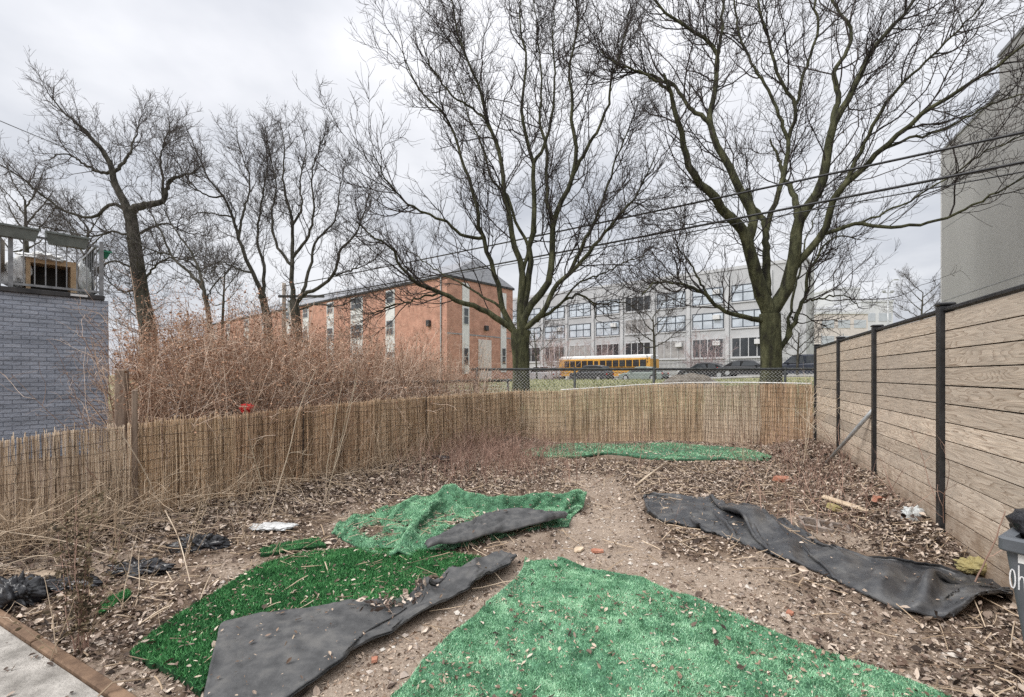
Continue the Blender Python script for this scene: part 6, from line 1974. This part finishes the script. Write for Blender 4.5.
bus = veh(BUS, 'school_bus', 'yellow school bus with a white roof parked before the pale school', 'bus')
HL = 6.6
bus.scale = (1.06, .95, .93)
obj('body', section([-HL, -HL + .05, HL - 2.0, HL - 1.95], [1.16, 1.2, 1.2, 1.16], [.55, .55, .55, .55], [2.85, 2.88, 2.88, 2.80], .25), M['bus_yellow'], bus, world=False)
obj('hood', section([HL - 1.949, HL - .9, HL - .25, HL], [1.08, 1.05, .98, .85], [.55, .55, .55, .60], [1.72, 1.66, 1.52, 1.30], .22), M['bus_yellow'], bus, world=False)
obj('roof', section([-HL - .03, -HL + .2, HL - 2.2, HL - 1.93], [1.10, 1.17, 1.17, 1.08], [2.60, 2.60, 2.60, 2.60], [3.02, 3.12, 3.12, 2.98], .32, 5), M['bus_white'], bus, world=False)
for s_ in (-1, 1):
    yb = s_ * 1.205
    for k in range(13):
        x = -HL + .45 + k * .78
        if k == 7: continue
        f = obj('window', MB().box((x, min(yb, yb + s_ * .02), 1.72), (x + .66, max(yb, yb + s_ * .02), 2.50)), M['black_metal'], bus, world=False)
        obj('pane', MB().box((x + .05, min(yb + s_ * .021, yb + s_ * .03), 1.77), (x + .61, max(yb + s_ * .021, yb + s_ * .03), 2.08)).box((x + .05, min(yb + s_ * .021, yb + s_ * .03), 2.12), (x + .61, max(yb + s_ * .021, yb + s_ * .03), 2.45)), M['glass_dark'], f, world=False)
    mb = MB()
    for z in (.95, 1.28, 1.60):
        mb.box((-HL + .1, min(yb, yb + s_ * .025), z), (HL - 2.05, max(yb, yb + s_ * .025), z + .05))
    obj('rub_rail', mb, M['black_metal'], bus, world=False)
    wheel(bus, -HL + 2.5, s_ * 1.02, .5, .32); wheel(bus, HL - 1.0, s_ * .95, .5, .28)
    obj('headlight', MB().cyl((HL + .0, s_ * .62, 1.0), (1, 0, 0), .12, .10, 14), M['lamp_white'], bus, world=False)
    obj('mirror', MB().bbox((HL - 1.3, s_ * 1.32 - .1, 1.7), (HL - 1.22, s_ * 1.32 + .1, 2.1), .02), M['black_metal'], bus, world=False)
    obj('warning_lamp', MB().cyl((HL - 1.93, s_ * .85, 2.80), (1, 0, 0), .10, .06, 12), M['lamp_red'], bus, world=False)
    obj('tail_lamp', MB().cyl((-HL - .01, s_ * .9, 1.3), (1, 0, 0), .12, .05, 12), M['lamp_red'], bus, world=False)
obj('emergency_door', MB().box((-HL + .45 + 7 * .78, 1.206, .75), (-HL + .45 + 7 * .78 + .70, 1.228, 2.55)), M['bus_yellow'], bus, world=False)
obj('door_window', MB().box((-HL + .55 + 7 * .78, 1.230, 1.75), (-HL + .45 + 7 * .78 + .60, 1.238, 2.45)), M['glass_dark'], bus, world=False)
obj('windscreen', MB().box((HL - 1.948, -1.0, 1.75), (HL - 1.925, 1.0, 2.6)), M['glass_dark'], bus, world=False)
obj('bumper', MB().bbox((HL - .02, -1.1, .45), (HL + .14, 1.1, .72), .03), M['black_metal'], bus, world=False)
obj('bumper', MB().bbox((-HL - .14, -1.1, .45), (-HL + .0, 1.1, .72), .03), M['black_metal'], bus, world=False)
obj('stop_sign', MB().cyl((HL - 2.6, 1.25, 1.45), (0, 1, 0), .2, .03, 8), M['lamp_red'], bus, world=False)


def car(px, lane, paint, label, kind='sedan', flip=False):
    q = BUS + Vv * lane; a = (px - CX) / F
    s_ = (q[0] - a * q[1]) / (-U[0] + a * U[1]); c = q + U * s_
    r_ = veh(c, 'parked_car', label, 'car', 'cars parked along the street')
    if flip: r_.rotation_euler = (0, 0, UANG + math.pi)
    tall = kind == 'suv'
    Ht = 1.72 if tall else 1.45
    bx = [-2.3, -2.24, -1.5, -.6, .9, 1.75, 2.2, 2.3]
    belt = .98 if tall else .88
    tp = [belt - .1, belt - .02, belt + .03, belt + .03, belt, belt - .09, belt - .2, belt - .34] if not tall else [belt, belt + .05, belt + .06, belt + .04, belt, belt - .06, belt - .15, belt - .36]
    hw = [.78, .86, .90, .91, .91, .89, .82, .70]
    bt = [.36, .26, .22, .2, .2, .22, .26, .34]
    obj('body', section(bx, hw, bt, tp, .13), M['car_' + paint], r_, world=False)
    cx_ = [-2.2, -1.75, -1.0, .0, .55, 1.25] if tall else [-1.75, -1.15, -.6, .1, .55, 1.3]
    zt_ = [belt + .05, Ht - .12, Ht, Ht, Ht - .06, belt + .02]
    ch = [.80, .70, .68, .68, .68, .78]
    obj('cabin', section(cx_, ch, [belt - .05] * 6, [max(z, belt) for z in zt_], .12), M['car_' + paint], r_, world=False)
    for sd in (-1, 1):
        xs2 = (cx_[1] - .1, cx_[2], cx_[3], cx_[4] + .1, cx_[5] - .22)
        mb = MB()
        y_b, y_t = sd * .775, sd * .71
        zb, zt2 = belt + .05, Ht - .14
        for x0, x1, s0, s1 in ((xs2[0] + .1, -.42, -.0, 0.0), (-.34, xs2[4], 0, -.52)):
            v_ = [(x0, y_b + sd * .02, zb), (x1, y_b + sd * .02, zb), (x1 + s1, y_t + sd * .02, zt2), (x0 + .18, y_t + sd * .02, zt2)]
            mb.add(v_ + [(p[0], p[1] - sd * .03, p[2]) for p in v_], [(0, 1, 2, 3), (7, 6, 5, 4), (0, 4, 5, 1), (1, 5, 6, 2), (2, 6, 7, 3), (3, 7, 4, 0)])
        obj('side_window', mb, M['glass_dark'], r_, world=False)
        wheel(r_, -1.4, sd * .80, .33, .22); wheel(r_, 1.42, sd * .80, .33, .22)
        obj('headlight', MB().bbox((2.14, sd * .62 - .14, .58), (2.29, sd * .62 + .14, .72), .02), M['lamp_white'], r_, world=False)
        obj('tail_lamp', MB().bbox((-2.315, sd * .68 - .12, .68), (-2.2, sd * .68 + .12, .84), .02), M['lamp_red'], r_, world=False)
        obj('mirror', MB().bbox((.78, sd * .98 - .1, belt + .02), (.92, sd * .98 + .08, belt + .16), .03), M['car_' + paint], r_, world=False)
    for (xa, za), (xb, zb_), nm in (((cx_[5] - .10, belt + .06), (cx_[4] + .06, Ht - .12), 'windscreen'), ((cx_[0] + .06, belt + .10), (cx_[1] - .02, Ht - .18), 'rear_window')):
        e2 = .035 if nm == 'windscreen' else -.035
        v_ = [(xa + e2, -.70, za), (xa + e2, .70, za), (xb + e2, .60, zb_), (xb + e2, -.60, zb_)]
        obj(nm, MB().add(v_ + [(p[0] - e2 * .5, p[1], p[2] - .02) for p in v_], [(0, 1, 2, 3), (7, 6, 5, 4), (0, 4, 5, 1), (1, 5, 6, 2), (2, 6, 7, 3), (3, 7, 4, 0)]), M['glass_dark'], r_, world=False)
    obj('bumper', MB().bbox((2.2, -.78, .26), (2.36, .78, .46), .03), M['black_metal'], r_, world=False)
    obj('bumper', MB().bbox((-2.36, -.82, .28), (-2.2, .82, .48), .03), M['black_metal'], r_, world=False)
    return r_


car(591, -5.4, 'charcoal', 'charcoal tall car parked in front of the school bus', 'suv')
car(643, -5.4, 'sage', 'grey green car parked at the tail of the school bus', 'sedan')
car(706, -5.4, 'black', 'black saloon car parked beyond the soil mound', 'sedan')
car(748, -5.4, 'black', 'dark saloon car half hidden left of the mossy trunk', 'sedan', True)
car(802, -5.4, 'navy', 'dark blue tall car parked right of the mossy trunk', 'suv')
car(541, -5.4, 'white', 'white car parked just right of the spreading tree', 'suv')
